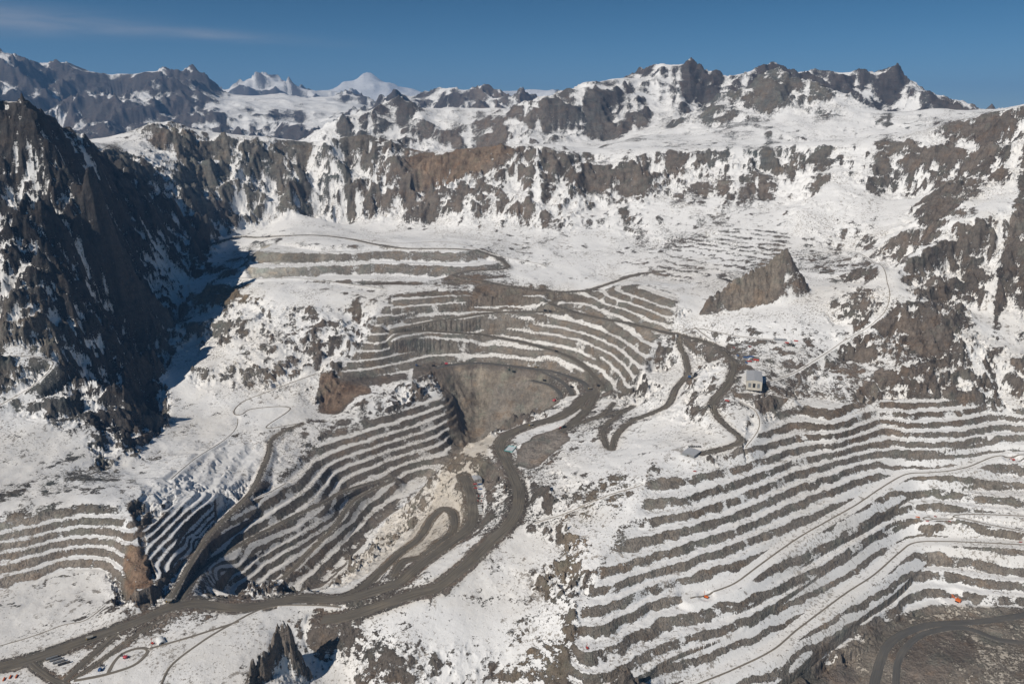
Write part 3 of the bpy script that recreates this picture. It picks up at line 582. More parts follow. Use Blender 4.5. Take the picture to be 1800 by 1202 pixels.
m = mask([(780,640),(870,640),(950,655),(990,690),(975,715),(955,728),(880,755),(800,797),(795,760),(783,690),(770,660)], 14); paint(m, (0.52,0.47,0.385), 1, 0.38); snowmul(m, -2.0); M_PIT = m; tint *= (1+(0.30*STREAK*m)[..., None].clip(-0.6, 0.9)).astype(np.float32)
m = mask([(870,680),(930,668),(985,690),(975,715),(920,742),(870,752),(845,780),(815,792),(850,740)], 14); paint(m, (0.60,0.57,0.52), 0.9, 0.1)
m = mask([(565,655),(600,668),(640,672),(655,690),(620,700),(590,728),(562,722)], 14); paint(m, (0.42,0.235,0.12), 1, 0.4); snowmul(m, -1.4); M_OR = m
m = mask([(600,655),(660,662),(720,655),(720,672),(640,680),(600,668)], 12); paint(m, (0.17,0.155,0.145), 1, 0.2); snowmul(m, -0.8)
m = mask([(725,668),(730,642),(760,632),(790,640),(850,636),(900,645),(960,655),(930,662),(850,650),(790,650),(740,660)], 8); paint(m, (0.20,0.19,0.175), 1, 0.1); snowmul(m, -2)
paint(M_TAN, (0.46,0.41,0.33), 0.9, 0.15); snowmul(M_TAN, 0.28)
m = mask([(560,1040),(480,1036),(560,975),(610,925),(650,880),(700,862),(740,850),(700,890),(655,938),(610,990)], 16); paint(m, (0.28,0.265,0.24), 1, 0.15); snowmul(m, -0.18)
m = mask([(740,900),(690,975),(640,1020),(800,960),(835,900),(830,850),(860,800),(880,770),(800,800),(760,860)], 20); paint(m, (0.42,0.35,0.25), 0.85, 0.2); snowmul(m, 0.30); M_KN = m
m = mask([(940,1100),(1010,1000),(1060,990),(1120,850),(1140,835),(1050,835),(1010,900),(960,1000),(880,1202),(1000,1202),(1020,1080)], 25); paint(m, (0.36,0.29,0.18), 0.8, 0.4); snowmul(m, -0.22); M_NOSE = m
m = mask([(1440,1165),(1500,1128),(1585,1080),(1640,1064),(1990,1064),(1990,1300),(1380,1300),(1400,1190)], 12); paint(m, (0.42,0.39,0.335), 1, 0.15); snowmul(m, -0.50); M_FLOOR = m
m = mask([(1560,1130),(1600,1112),(1700,1110),(1720,1150),(1640,1202),(1590,1202)], 12); paint(m, (0.13,0.105,0.09), 0.8, 0.5); snowmul(m, -0.2)
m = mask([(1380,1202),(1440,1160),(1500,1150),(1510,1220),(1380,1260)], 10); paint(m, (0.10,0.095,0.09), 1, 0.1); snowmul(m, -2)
m = mask([(905,815),(915,790),(940,765),(985,752),(1000,770),(975,795),(935,822)], 10); paint(m, (0.46,0.44,0.42), 1, 0.05); snowmul(m, -2.5); M_STOCK = m
m = mask([(225,940),(262,985),(268,1030),(225,1040),(215,1000)], 6); paint(m, (0.42,0.21,0.08), 1, 0.35); snowmul(m, -1.0)
m = mask([(1240,520),(1345,455),(1378,430),(1395,500),(1350,545),(1290,555)], 20); paint(m, (0.44,0.39,0.32), 0.95, 0.10); snowmul(m*sstep(0.5,0.9,SL), -1.2)
m = mask([(1440,700),(1500,640),(1580,530),(1640,600),(1640,690),(1610,716),(1480,706)], 20); paint(m, (0.20,0.16,0.13), 0.8, 0.3); snowmul(m, -0.06-0.12*STREAK)
m = mask([(1380,700),(1440,690),(1600,700),(1700,705),(1720,735),(1600,762),(1440,780),(1380,760)], 12); paint(m, (0.33,0.25,0.18), 0.8, 0.3)
m = mask([(1560,830),(1700,830),(1990,840),(1990,960),(1600,950),(1540,900)], 20); paint(m, (0.38,0.365,0.30), 0.6, 0.2)
m = mask([(440,436),(500,436),(560,440),(560,460),(440,462)], 12); paint(m, (0.24,0.225,0.20), 0.9, 0.1); snowmul(m, -0.25)
m = mask([(320,500),(440,500),(460,530),(340,535)], 14); paint(m, (0.20,0.155,0.11), 0.9, 0.3); snowmul(m, -0.55)
m = mask([(560,500),(880,485),(960,505),(1060,515),(960,520),(700,520),(620,560),(560,540)], 14); paint(m, (0.26,0.20,0.14), 0.8, 0.3); snowmul(m, -0.30)
m = mask([(220,1095),(300,1070),(420,1075),(340,1110),(262,1150),(200,1200),(120,1202),(60,1160)], 10); paint(m, (0.23,0.185,0.14), 0.9, 0.2); snowmul(m, -0.45)
m = mask([(400,640),(450,560),(500,560),(520,640),(470,700),(380,700)], 40); snowmul(m, -0.16)
m = mask([(430,385),(560,372),(700,395),(1000,420),(1120,400),(1100,480),(900,480),(860,430),(640,405),(450,415)], 40); snowmul(m, 0.15)
m = mask([(360,290),(420,280),(470,310),(480,370),(430,380),(380,330)], 60); snowmul(m, 0.30)
m = mask([(900,160),(1250,110),(1400,110),(1760,190),(1560,280),(1210,270),(1000,262)], 200); paint(m, (0.15,0.128,0.115), 0.8, 0.3); snowmul(m, 0.06)
snowmul(M_DUMP*(1-BERM), 0.10); snowmul(M_UP, -0.10)
m = mask([(-300,400),(60,380),(90,440),(120,520),(150,600),(190,700),(230,770),(150,790),(-300,700)], 40); snowmul(m, 0.30)
m = mask([(560,1060),(700,1070),(900,1060),(860,1300),(-300,1300),(-300,1150),(300,1110)], 30); snowmul(m, 0.22)
m = mask([(150,262),(300,205),(640,225),(915,250),(1160,262),(1460,245),(1460,330),(1200,330),(1000,400),(800,410),(620,395),(430,400),(300,340)], 60); snowmul(m, 0.12+0.30*fbm([420, 190, 85], 95, 0.6)-0.10*STREAK)
m = mask([(1460,245),(1800,180),(2200,170),(2200,690),(1640,690),(1600,480),(1500,420),(1400,420),(1400,330)], 60); snowmul(m, 0.16+0.25*fbm([420, 190, 85], 96, 0.6)-0.12*STREAK)
m = mask([(-300,520),(0,540),(120,600),(200,720),(260,780),(200,830),(-300,830)], 60); snowmul(m, -0.02-0.20*np.maximum(STREAK, -0.5)*sstep(0.05, 0.3, SLb)-0.25*sstep(0.1, 0.6, fbm([260, 110, 50], 101, 0.7)))
m = mask([(340,540),(420,510),(600,520),(600,660),(430,700),(330,700)], 30); snowmul(m, 0.26)
m = mask([(1150,600),(1240,610),(1280,660),(1240,720),(1180,760),(1060,700),(1100,680)], 30); snowmul(m, 0.35); m = mask([(950,790),(1120,760),(1300,790),(1120,840),(1000,860)], 30); snowmul(m, 0.2)
snowmul(M_SW, 0.55)
m = mask([(540,310),(640,290),(760,330),(900,370),(900,400),(760,390),(640,385),(560,380)], 60); snowmul(m, 0.18)
lo = 0.13+0.10*fbm([240, 100], 105); bare = np.clip(M_PIT+M_OR+M_STOCK+M_FLOOR, 0, 1); snow = np.where((snow < lo) & (bare < 0.3), lo, snow); snow = np.minimum(snow, 0.93)
dust = np.clip(np.exp(-np.maximum(RD, 0)/14)*0.6, 0, 1)*(RD < 60)*RK
md = sstep(4300, 3600, Yf)*sstep(-0.5, 0.4, fbm([500, 200, 80], 99, 0.6)); dust = np.maximum(dust, 0.24*md); dust = np.maximum(dust, 0.75*M_KN); dust = np.maximum(dust, 0.55*M_TAN); dust = np.maximum(dust, 0.9*M_FLOOR); dust = np.maximum(dust, 0.35*M_WEST); dust = np.maximum(dust, 0.30*M_BACK)
rw = ROADW*(RD < 3); snow = snow*(1-rw)+(0.62*RK+0.82*(RK < 0.5))*rw
snow -= 0.28*np.exp(-np.maximum(RD, 0)/9)*(RD < 60)*RK
# fresh snow stays on the wide ramps of the right slope
log('painted')

# ------------------------------------------------------------------ materials
class NT:
    def __init__(s, name, rough=0.9, spec=0.2):
        s.m = bpy.data.materials.new(name); s.m.use_nodes = True; s.t = s.m.node_tree; s.t.nodes.clear()
        s.out = s.n('ShaderNodeOutputMaterial'); s.b = s.n('ShaderNodeBsdfPrincipled'); s.l(s.b, 0, s.out, 0)
        s.b.inputs['Roughness'].default_value = rough
        s.b.inputs['Specular IOR Level'].default_value = spec
    def n(s, t, **k):
        o = s.t.nodes.new(t)
        for a, v in k.items(): setattr(o, a, v)
        return o
    def l(s, a, i, b, j): s.t.links.new(a.outputs[i], b.inputs[j])
    def noise(s, vec, scale, detail=3, rough=0.55, dist=0.0):
        o = s.n('ShaderNodeTexNoise'); o.inputs['Scale'].default_value = scale; o.inputs['Detail'].default_value = detail
        o.inputs['Roughness'].default_value = rough; o.inputs['Distortion'].default_value = dist
        if vec is not None: s.t.links.new(vec, o.inputs['Vector'])
        return o.outputs[0]
    def math(s, op, a, b=None, c=None, clamp=False):
        o = s.n('ShaderNodeMath', operation=op); o.use_clamp = clamp
        for i, v in enumerate((a, b, c)):
            if v is None: continue
            if isinstance(v, (int, float)): o.inputs[i].default_value = v
            else: s.t.links.new(v, o.inputs[i])
        return o.outputs[0]
    def mix(s, f, a, b, blend='MIX'):
        o = s.n('ShaderNodeMix', data_type='RGBA', blend_type=blend)
        for i, v in ((0, f), (6, a), (7, b)):
            if isinstance(v, (int, float)): o.inputs[i].default_value = v
            elif isinstance(v, tuple): o.inputs[i].default_value = v if len(v) == 4 else v+(1,)
            else: s.t.links.new(v, o.inputs[i])
        return o.outputs[2]
    def smooth(s, v, a, b):
        o = s.n('ShaderNodeMapRange', interpolation_type='SMOOTHSTEP'); s.t.links.new(v, o.inputs[0])
        o.inputs[1].default_value = a; o.inputs[2].default_value = b
        return o.outputs[0]
    def scalev(s, vec, v):
        o = s.n('ShaderNodeVectorMath', operation='MULTIPLY'); s.t.links.new(vec, o.inputs[0]); o.inputs[1].default_value = v
        return o.outputs[0]
def terrain_material():
    t = NT('rock_and_snow', 0.95, 0.1)
    geo = t.n('ShaderNodeNewGeometry'); pos = geo.outputs['Position']
    at = t.n('ShaderNodeAttribute', attribute_name='snow'); sn = at.outputs['Fac']
    at2 = t.n('ShaderNodeAttribute', attribute_name='tint'); tint = at2.outputs['Color']; 
    at3 = t.n('ShaderNodeAttribute', attribute_name='dust'); dust = at3.outputs['Fac']
    n_a = t.noise(pos, 0.045, 5, 0.65); n_c = t.noise(pos, 0.011, 5, 0.7); n_b = t.noise(t.scalev(pos, (1, 1, 2.5)), 0.16, 3, 0.6)
    v_s = t.noise(t.scalev(pos, (0.24, 0.24, 0.06)), 1.0, 3, 0.62)          # upright streaks on faces
    v_l = t.noise(t.scalev(pos, (0.012, 0.012, 0.05)), 1.0, 4, 0.6)           # bedding
    n_f = t.noise(t.scalev(pos, (1, 1, 1.6)), 0.085, 5, 0.85)
    s1 = t.math('MULTIPLY_ADD', t.math('SUBTRACT', n_a, 0.5), 0.80, sn); s1 = t.math('MULTIPLY_ADD', t.math('SUBTRACT', n_f, 0.5), 1.35, s1)
    s2 = t.math('MULTIPLY_ADD', t.math('SUBTRACT', n_b, 0.5), 1.05, s1)
    s3 = t.math('MULTIPLY_ADD', t.math('SUBTRACT', v_s, 0.5), 0.35, s2)
    sf = t.smooth(s3, 0.44, 0.55)
    v_t = t.noise(t.scalev(pos, (0.075, 0.075, 0.025)), 1.0, 4, 0.65)
    rm = t.n('ShaderNodeTexNoise', noise_type='RIDGED_MULTIFRACTAL'); rm.inputs['Scale'].default_value = 0.028; rm.inputs['Detail'].default_value = 7; rm.inputs['Roughness'].default_value = 0.6; t.t.links.new(pos, rm.inputs['Vector'])
    r1 = t.math('MULTIPLY_ADD', t.math('ADD', v_s, v_t), 1.1, -0.08)
    r2 = t.math('MULTIPLY', r1, t.math('MULTIPLY_ADD', v_l, 0.9, 0.55))
    r3 = t.math('MULTIPLY', r2, t.math('MULTIPLY_ADD', t.math('ADD', n_b, n_c), 0.9, 0.10))
    cr = t.n('ShaderNodeCombineColor'); 
    for i in range(3): t.t.links.new(r3, cr.inputs[i])
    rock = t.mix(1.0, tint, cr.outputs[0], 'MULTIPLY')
    hue = t.noise(pos, 0.013, 4, 0.65)
    rock = t.mix(t.math('MULTIPLY', t.smooth(hue, 0.52, 0.66), 0.28), rock, t.mix(1.0, rock, (1.30, 0.96, 0.66), 'MULTIPLY'))
    rock = t.mix(t.math('MULTIPLY', t.smooth(hue, 0.48, 0.36), 0.45), rock, t.mix(1.0, rock, (0.82, 1.0, 1.0), 'MULTIPLY'))
    rock = t.mix(1.0, rock, (1.0, 0.985, 0.94), 'MULTIPLY')
    # snow, dusty near roads and pits
    dn = t.smooth(t.math('ADD', t.noise(pos, 0.05, 4, 0.65), t.math('MULTIPLY', dust, 0.5)), 0.45, 0.95)
    dcol = t.mix(t.math('MULTIPLY', dust, 0.85), (0.755, 0.75, 0.745), (0.60, 0.55, 0.475))
    dcol = t.mix(t.math('MULTIPLY', t.math('MULTIPLY', dn, dust), 0.75), dcol, (0.40, 0.34, 0.265))
    dcol = t.mix(t.math('MULTIPLY', t.smooth(n_a, 0.55, 0.8), 0.25), dcol, (0.60, 0.60, 0.61))
    sp_ = t.smooth(t.math('ADD', t.noise(pos, 0.13, 4, 0.7), t.math('MULTIPLY', t.smooth(t.noise(pos, 0.0045, 4, 0.6), 0.38, 0.68), 0.13)), 0.635, 0.70)
    sp2 = t.smooth(t.math('ADD', t.noise(t.scalev(pos, (1, 1, 0.3)), 0.05, 5, 0.75), t.math('MULTIPLY', t.smooth(t.noise(pos, 0.006, 3, 0.6), 0.40, 0.66), 0.11)), 0.64, 0.70)
    dcol = t.mix(t.math('MULTIPLY', t.math('MAXIMUM', sp_, sp2), 0.8), dcol, t.mix(0.5, rock, (0.24, 0.21, 0.175)))
    col = t.mix(sf, rock, dcol)
    t.t.links.new(col, t.b.inputs['Base Color'])
    h = t.math('ADD', t.math('MULTIPLY', v_s, 3.4), t.math('MULTIPLY', n_b, 2.6))
    h = t.math('ADD', h, t.math('MULTIPLY', rm.outputs[0], 4.5))
    h = t.math('MULTIPLY', h, t.math('SUBTRACT', 1.0, t.math('MULTIPLY', sf, 0.85)))
    h = t.math('ADD', h, t.math('MULTIPLY', t.math('MULTIPLY', n_a, t.math('MULTIPLY_ADD', sf, -9.0, 11.0)), 1.0))
    bp = t.n('ShaderNodeBump'); bp.inputs['Strength'].default_value = 1.0; bp.inputs['Distance'].default_value = 1.0
    t.t.links.new(h, bp.inputs['Height']); t.l(bp, 0, t.b, 'Normal')
    return t.m
MT = terrain_material()
def road_material(name, c1, c2, snowy):
    t = NT(name, 0.9, 0.15)
    geo = t.n('ShaderNodeNewGeometry'); pos = geo.outputs['Position']; uv = t.n('ShaderNodeUVMap', uv_map='along'); 
    sx = t.n('ShaderNodeSeparateXYZ'); t.l(uv, 0, sx, 0)
    st = t.noise(t.scalev(uv.outputs[0], (0.010, 0.33, 1)), 1.0, 4, 0.7)
    big = t.noise(pos, 0.02, 4, 0.6)
    c = t.mix(t.smooth(st, 0.32, 0.68), c1, c2)
    c = t.mix(t.math('MULTIPLY', t.smooth(big, 0.45, 0.75), 0.45), c, t.mix(1.0, c, (1.5, 1.4, 1.25), 'MULTIPLY'))
    edge = t.math('ABSOLUTE', sx.outputs[1])
    e = t.math('ADD', t.math('ADD', edge, t.math('MULTIPLY', t.noise(pos, 0.09, 3, 0.6), 3.5)), 0)
    at = t.n('ShaderNodeAttribute', attribute_name='halfw')
    rim = t.smooth(t.math('SUBTRACT', e, at.outputs['Fac']), 0.2, 1.6)
    c = t.mix(t.math('MULTIPLY', rim, snowy), c, (0.50, 0.44, 0.36))
    t.t.links.new(c, t.b.inputs['Base Color']); return t.m
MR = road_material('packed_dirt_road', (0.085, 0.076, 0.064), (0.175, 0.156, 0.130), 0.5)
MTR = road_material('service_track_dirt', (0.13, 0.115, 0.095), (0.22, 0.195, 0.165), 0.5)
MDK = road_material('wet_haul_road', (0.085, 0.082, 0.077), (0.125, 0.118, 0.108), 0.7)

# ------------------------------------------------------------------ terrain meshes
def struct(o, kind='structure'): o['kind'] = kind; return o
zone = np.zeros((NR-1, NC-1), np.int8)
fm = lambda M: M[:-1, :-1] > 0.5
zone[YR[:-1] > 4150] = 3; zone[YR[:-1] > 6700] = 4; zone[YR[:-1] > 11500] = 5
zl_ = up(sdf([(-300,150),(60,170),(110,180),(150,250),(170,262),(300,340),(420,395),(345,485),(295,600),(300,700),(250,775),(190,730),(120,560),(-20,480),(-300,500)]))[:-1, :-1] > 0
zone[(zl_) & (YR[:-1, None] < 4150)] = 6
zone[fm(M_DUMP)] = 7
zone[fm(M_BACK)] = 1; zone[fm(M_WEST)] = 1; zone[fm(M_PIT)] = 1; zone[fm(M_TAN)] = 1
zone[fm(M_RIGHT)] = 2; zone[fm(M_FLOOR)] = 2; zone[fm(M_LCUT)] = 8; zone[fm(M_LC2)] = 8
ZN = {0:'snow_ground', 1:'open_pit', 2:'terraced_mine_slope', 3:'snowy_mountain_ridge', 4:'mountain_range', 5:'far_mountains', 6:'dark_rock_mountain', 7:'waste_dump_terraces', 8:'small_terraced_cut'}
zone = zone.ravel()
vid = (np.arange(NR-1)[:, None]*NC+np.arange(NC-1)[None]).ravel().astype(np.int32)
Xr = Xf.ravel(); Yr = Yf.ravel(); Zr = Z.ravel(); sr = snow.astype(np.float32).ravel(); dr_ = dust.astype(np.float32).ravel(); tr = tint.reshape(-1, 3)
del tint
for zi, nm in ZN.items():
    f = vid[zone == zi]
    if not len(f): continue
    quads = np.stack([f, f+1, f+NC+1, f+NC], 1)
    use, inv = np.unique(quads, return_inverse=True); inv = inv.reshape(-1).astype(np.int32)
    me = bpy.data.meshes.new(nm); nv = len(use); nf = len(f)
    me.vertices.add(nv); me.vertices.foreach_set('co', np.stack([Xr[use], Yr[use], Zr[use]], 1).astype(np.float32).ravel())
    me.loops.add(nf*4); me.loops.foreach_set('vertex_index', inv)
    me.polygons.add(nf); me.polygons.foreach_set('loop_start', np.arange(nf, dtype=np.int32)*4)
    me.polygons.foreach_set('use_smooth', np.ones(nf, bool))
    me.update()
    for an, v in (('snow', sr), ('dust', dr_)):
        a = me.attributes.new(an, 'FLOAT', 'POINT'); a.data.foreach_set('value', v[use])
    a = me.attributes.new('tint', 'FLOAT_VECTOR', 'POINT'); a.data.foreach_set('vector', tr[use].ravel())
    me.materials.append(MT)
    o = bpy.data.objects.new(nm, me); C.objects.link(o); struct(o)
    log(nm, nv)
def hz(X, Y):
    r, c = rc(np.asarray(X, float), np.asarray(Y, float)); return bil(Z, r, c)

# ------------------------------------------------------------------ road ribbons
def ribbon(name, q, hs, mat, lift=0.7):
    t = np.gradient(q, axis=0); t /= np.linalg.norm(t, axis=1)[:, None]+1e-9; nrm = np.stack([t[:, 1], -t[:, 0]], 1)
    s = np.concatenate([[0], np.cumsum(np.linalg.norm(np.diff(q, axis=0), axis=1))])
    K = 7; n = len(q); off = np.linspace(-1, 1, K)
    j1 = 1+0.16*gnoise(s/28+q[0, 0], s*0+3, 90)+0.10*gnoise(s/11, s*0+1, 91); j2 = 1+0.16*gnoise(s/31, s*0+9+q[0, 1], 92)+0.10*gnoise(s/12, s*0+5, 93)
    ww = np.where(off[None] < 0, -off[None]*j1[:, None]*-1, off[None]*j2[:, None])*hs
    P3 = q[:, None]+nrm[:, None]*ww[..., None]
    z = hz(P3[..., 0].ravel(), P3[..., 1].ravel()).reshape(n, K)+lift
    z[:, 0] -= lift*1.6; z[:, -1] -= lift*1.6
    v = np.concatenate([P3, z[..., None]], 2).reshape(-1, 3)
    i = (np.arange(n-1)[:, None]*K+np.arange(K-1)[None]).ravel(); F = np.stack([i, i+1, i+K+1, i+K], 1)
    me = bpy.data.meshes.new(name); me.from_pydata(v.tolist(), [], F[:, ::-1].tolist())
    uv = me.uv_layers.new(name='along'); U = np.stack([np.repeat(s, K), ww.ravel()], 1).astype(np.float32)
    li = np.empty(len(me.loops), np.int32); me.loops.foreach_get('vertex_index', li); uv.data.foreach_set('uv', U[li].ravel())
    a = me.attributes.new('halfw', 'FLOAT', 'POINT'); a.data.foreach_set('value', np.full(len(v), hs, np.float32))
    me.polygons.foreach_set('use_smooth', [True]*len(F)); me.materials.append(mat)
    o = bpy.data.objects.new(name, me); C.objects.link(o); return struct(o)
pp_dark = lambda pp: pp[0][1] > 1210 and pp[0][0] > 1500
for k, (name, hw, hs, q, z) in enumerate(PATHS):
    dark = k in (8, 9, 10) or pp_dark(ROADS[k][3])
    ribbon(name, q, hs, MTR if name == 'service_track' else (MDK if dark else MR), 0.7+0.05*(k % 7))
log('roads laid')
# ------------------------------------------------------------------ things
import bmesh
def flat(name, col, rough=0.6, var=0.15, scale=0.6, metal=0.0):
    t = NT(name, rough, 0.3); geo = t.n('ShaderNodeTexCoord'); n = t.noise(geo.outputs['Object'], scale, 4, 0.65)
    d = tuple(c*(1-2*var) for c in col); c = t.mix(t.smooth(n, 0.3, 0.7), col, d)
    n2 = t.noise(geo.outputs['Object'], scale*0.25, 2, 0.5)
    c = t.mix(t.math('MULTIPLY', t.smooth(n2, 0.5, 0.75), 0.35), c, (0.30, 0.25, 0.20))       # dust
    t.t.links.new(c, t.b.inputs['Base Color']); t.b.inputs['Metallic'].default_value = metal; return t.m
K = dict(grey=flat('grey_sheet_roof', (0.42,0.43,0.45), 0.5, 0.08), pale=flat('pale_sheet_wall', (0.58,0.54,0.47), 0.6, 0.1), white=flat('white_panel', (0.74,0.74,0.73), 0.5, 0.06),
 blue=flat('blue_paint', (0.045,0.12,0.30), 0.5, 0.15), red=flat('red_paint', (0.50,0.06,0.04), 0.5, 0.15), pink=flat('faded_red_paint', (0.62,0.10,0.12), 0.5, 0.12), orange=flat('orange_paint', (0.72,0.16,0.03), 0.5, 0.12),
 dark=flat('dark_steel', (0.035,0.036,0.04), 0.5, 0.2), black=flat('black_rubber', (0.02,0.02,0.02), 0.9, 0.1), yellow=flat('yellow_paint', (0.62,0.40,0.05), 0.5, 0.2), glass=flat('dark_glass', (0.02,0.03,0.04), 0.1, 0.05),
 teal=flat('teal_liner', (0.06,0.33,0.33), 0.4, 0.08), ice=flat('pale_ice', (0.62,0.66,0.68), 0.35, 0.05, 0.1), green=flat('dark_green_paint', (0.02,0.07,0.05), 0.5, 0.2), conc=flat('concrete', (0.34,0.32,0.29), 0.9, 0.1), steel=flat('galvanised_steel', (0.30,0.31,0.32), 0.45, 0.1, 0.5, 0.4))
class MB:
    def __init__(s): s.v = []; s.f = []
    def hexa(s, p):                                    # eight corners: four below, four above
        n = len(s.v); s.v += [tuple(q) for q in p]
        s.f += [tuple(n+i for i in q) for q in ((3,2,1,0),(4,5,6,7),(0,1,5,4),(1,2,6,5),(2,3,7,6),(3,0,4,7))]; return s
    def box(s, x0, x1, y0, y1, z0, z1, tx=0.0, ty=0.0, bev=0.0):      # tx, ty: how far the top draws in
        return s.hexa([(x0,y0,z0),(x1,y0,z0),(x1,y1,z0),(x0,y1,z0),(x0+tx,y0+ty,z1),(x1-tx,y0+ty,z1),(x1-tx,y1-ty,z1),(x0+tx,y1-ty,z1)])
    def cyl(s, c, r, a, ax='x', n=14, r2=None):
        r2 = r if r2 is None else r2; m = len(s.v)
        for e, rr in ((-0.5, r), (0.5, r2)):
            for i in range(n):
                t = 2*math.pi*i/n; u, w = rr*math.cos(t), rr*math.sin(t)
                s.v.append((c[0]+a*e, c[1]+u, c[2]+w) if ax == 'x' else ((c[0]+u, c[1]+a*e, c[2]+w) if ax == 'y' else (c[0]+u, c[1]+w, c[2]+a*e)))
        s.f += [(m+i, m+(i+1) % n, m+n+(i+1) % n, m+n+i) for i in range(n)]+[tuple(range(m+n-1, m-1, -1)), tuple(range(m+n, m+2*n))]; return s
    def beam(s, a, b, w, h=None):
        h = h or w; a = mathutils.Vector(a); b = mathutils.Vector(b); d = (b-a).normalized(); q = d.to_track_quat('Y', 'Z').to_matrix(); L = (b-a).length; n = len(s.v)
        for y in (0, L):
            for x, z in ((-w/2,-h/2),(w/2,-h/2),(w/2,h/2),(-w/2,h/2)): s.v.append(tuple(a+q@mathutils.Vector((x, y, z))))
        s.f += [tuple(n+i for i in q_) for q_ in ((0,1,2,3),(7,6,5,4),(0,4,5,1),(1,5,6,2),(2,6,7,3),(3,7,4,0))]; return s
    def build(s, name, mat, parent=None, bev=0.06):
        me = bpy.data.meshes.new(name); bm = bmesh.new(); vs = [bm.verts.new(p) for p in s.v]
        for f in s.f:
            try: bm.faces.new([vs[i] for i in f])
            except ValueError: pass
        bmesh.ops.recalc_face_normals(bm, faces=bm.faces)
        if bev: bmesh.ops.bevel(bm, geom=[e for e in bm.edges if e.calc_face_angle(0) > 0.6], offset=bev, segments=1, affect='EDGES', clamp_overlap=True)
        bm.to_mesh(me); bm.free(); me.materials.append(mat)
        o = bpy.data.objects.new(name, me); C.objects.link(o); o.parent = parent; return o
def thing(name, cat): o = bpy.data.objects.new(name, None); C.objects.link(o); o['category'] = cat; return o
def tree(o, parent=None):
    c = o.copy(); C.objects.link(c); c.parent = parent
    for ch in list(o.children): tree(ch, c)
    return c
def lab(o, label, cat=None, group=None):
    o['label'] = label
    if cat: o['category'] = cat
    if group: o['group'] = group
    return o
def m_truck(mat, body):
    t = thing('haul_truck', 'haul truck')
    f = MB().box(-3, 3, -6, 6.5, 1.6, 3.0).box(-3.3, 3.3, 4.4, 6.9, 2.0, 4.3); f.build('chassis', mat, t)
    b = MB().hexa([(-3.6,-7.2,4.4),(3.6,-7.2,4.4),(3.6,3.4,3.1),(-3.6,3.4,3.1),(-4.2,-7.8,6.4),(4.2,-7.8,6.4),(4.2,4.6,6.9),(-4.2,4.6,6.9)]).box(-3.9, 3.9, 4.3, 7.4, 6.4, 6.9); b.build('dump_body', body, t)
    MB().box(-3.1, -0.6, 4.5, 6.3, 4.3, 6.2).build('cab', mat, t); MB().box(-2.9, -0.8, 6.32, 6.4, 4.9, 6.0).build('windscreen', K['glass'], t, 0)
    for x in (-3.3, 3.3): MB().cyl((x, 4.4, 1.7), 1.7, 1.4).build('wheel', K['black'], t)
    for x in (-3.6, -2.0, 2.0, 3.6): MB().cyl((x, -4.0, 1.7), 1.7, 1.3).build('wheel', K['black'], t)
    return t
def m_shovel(mat, s=1.0, boom=K['dark']):
    t = thing('mining_shovel', 'mining shovel')
    for x in (-4.2, 4.2): MB().box(x-1.1, x+1.1, -5, 5, 0, 2.2, 0, 0.7).build('crawler_track', K['black'], t)
    MB().box(-4.4, 4.4, -7.5, 4.5, 2.9, 8.0, 0.3, 0.3).box(-2, 2, -2, 2, 1.8, 3.0).build('machine_house', mat, t)
    MB().box(1.6, 4.2, 4.4, 7.0, 5.6, 8.4).build('cab', K['white'], t); MB().beam((0, 4, 4.2), (0, 16, 13.5), 1.6, 1.9).build('boom', boom, t)
    MB().beam((0, -2, 8), (0, 1, 14), 0.7).beam((0, 1, 14), (0, 16, 13.6), 0.25).build('gantry', boom, t)
    MB().beam((0, 7.5, 9.6), (0, 17, 4.6), 1.0, 1.2).build('dipper_stick', boom, t)
    MB().box(-2.0, 2.0, 16.0, 19.4, 1.9, 5.4, 0.2, 0.2).build('bucket', K['dark'], t)
    t.scale = (s, s, s); return t
def m_drill(mat):
    t = thing('drill_rig', 'drill rig')
    for x in (-2.6, 2.6): MB().box(x-0.7, x+0.7, -5.5, 5.5, 0, 1.7, 0, 0.5).build('crawler_track', K['black'], t)
    MB().box(-2.8, 2.8, -6, 4, 1.8, 4.8, 0.2, 0.2).build('machine_house', mat, t); MB().box(-2.8, -0.6, 4.1, 6.3, 1.8, 4.6).build('cab', K['glass'], t)
    m = MB().beam((1.2, 5.5, 1.0), (1.2, 5.5, 17), 0.5).beam((2.4, 5.5, 1.0), (2.4, 5.5, 17), 0.5)
    for k in range(8): m.beam((1.2, 5.5, 2+k*2), (2.4, 5.5, 3+k*1.9), 0.2)
    m.build('mast', mat, t); return t
def m_box(mat, L=12.2, W=2.5, H=2.7, name='container', cat='shipping container', roof=None):
    t = thing(name, cat); b = MB().box(-W/2, W/2, -L/2, L/2, 0.15, H)
    k = -L/2+0.5
    while k < L/2-0.3: b.box(-W/2-0.06, W/2+0.06, k, k+0.28, 0.25, H-0.15); k += 0.8
    b.build('shell', mat, t, 0); MB().box(-W/2+0.1, W/2-0.1, L/2, L/2+0.09, 0.3, H-0.15).build('door', mat, t, 0); MB().box(-W/2-0.05, W/2+0.05, -L/2-0.05, L/2+0.05, H, H+0.14).build('roof', roof or K['white'], t, 0); return t
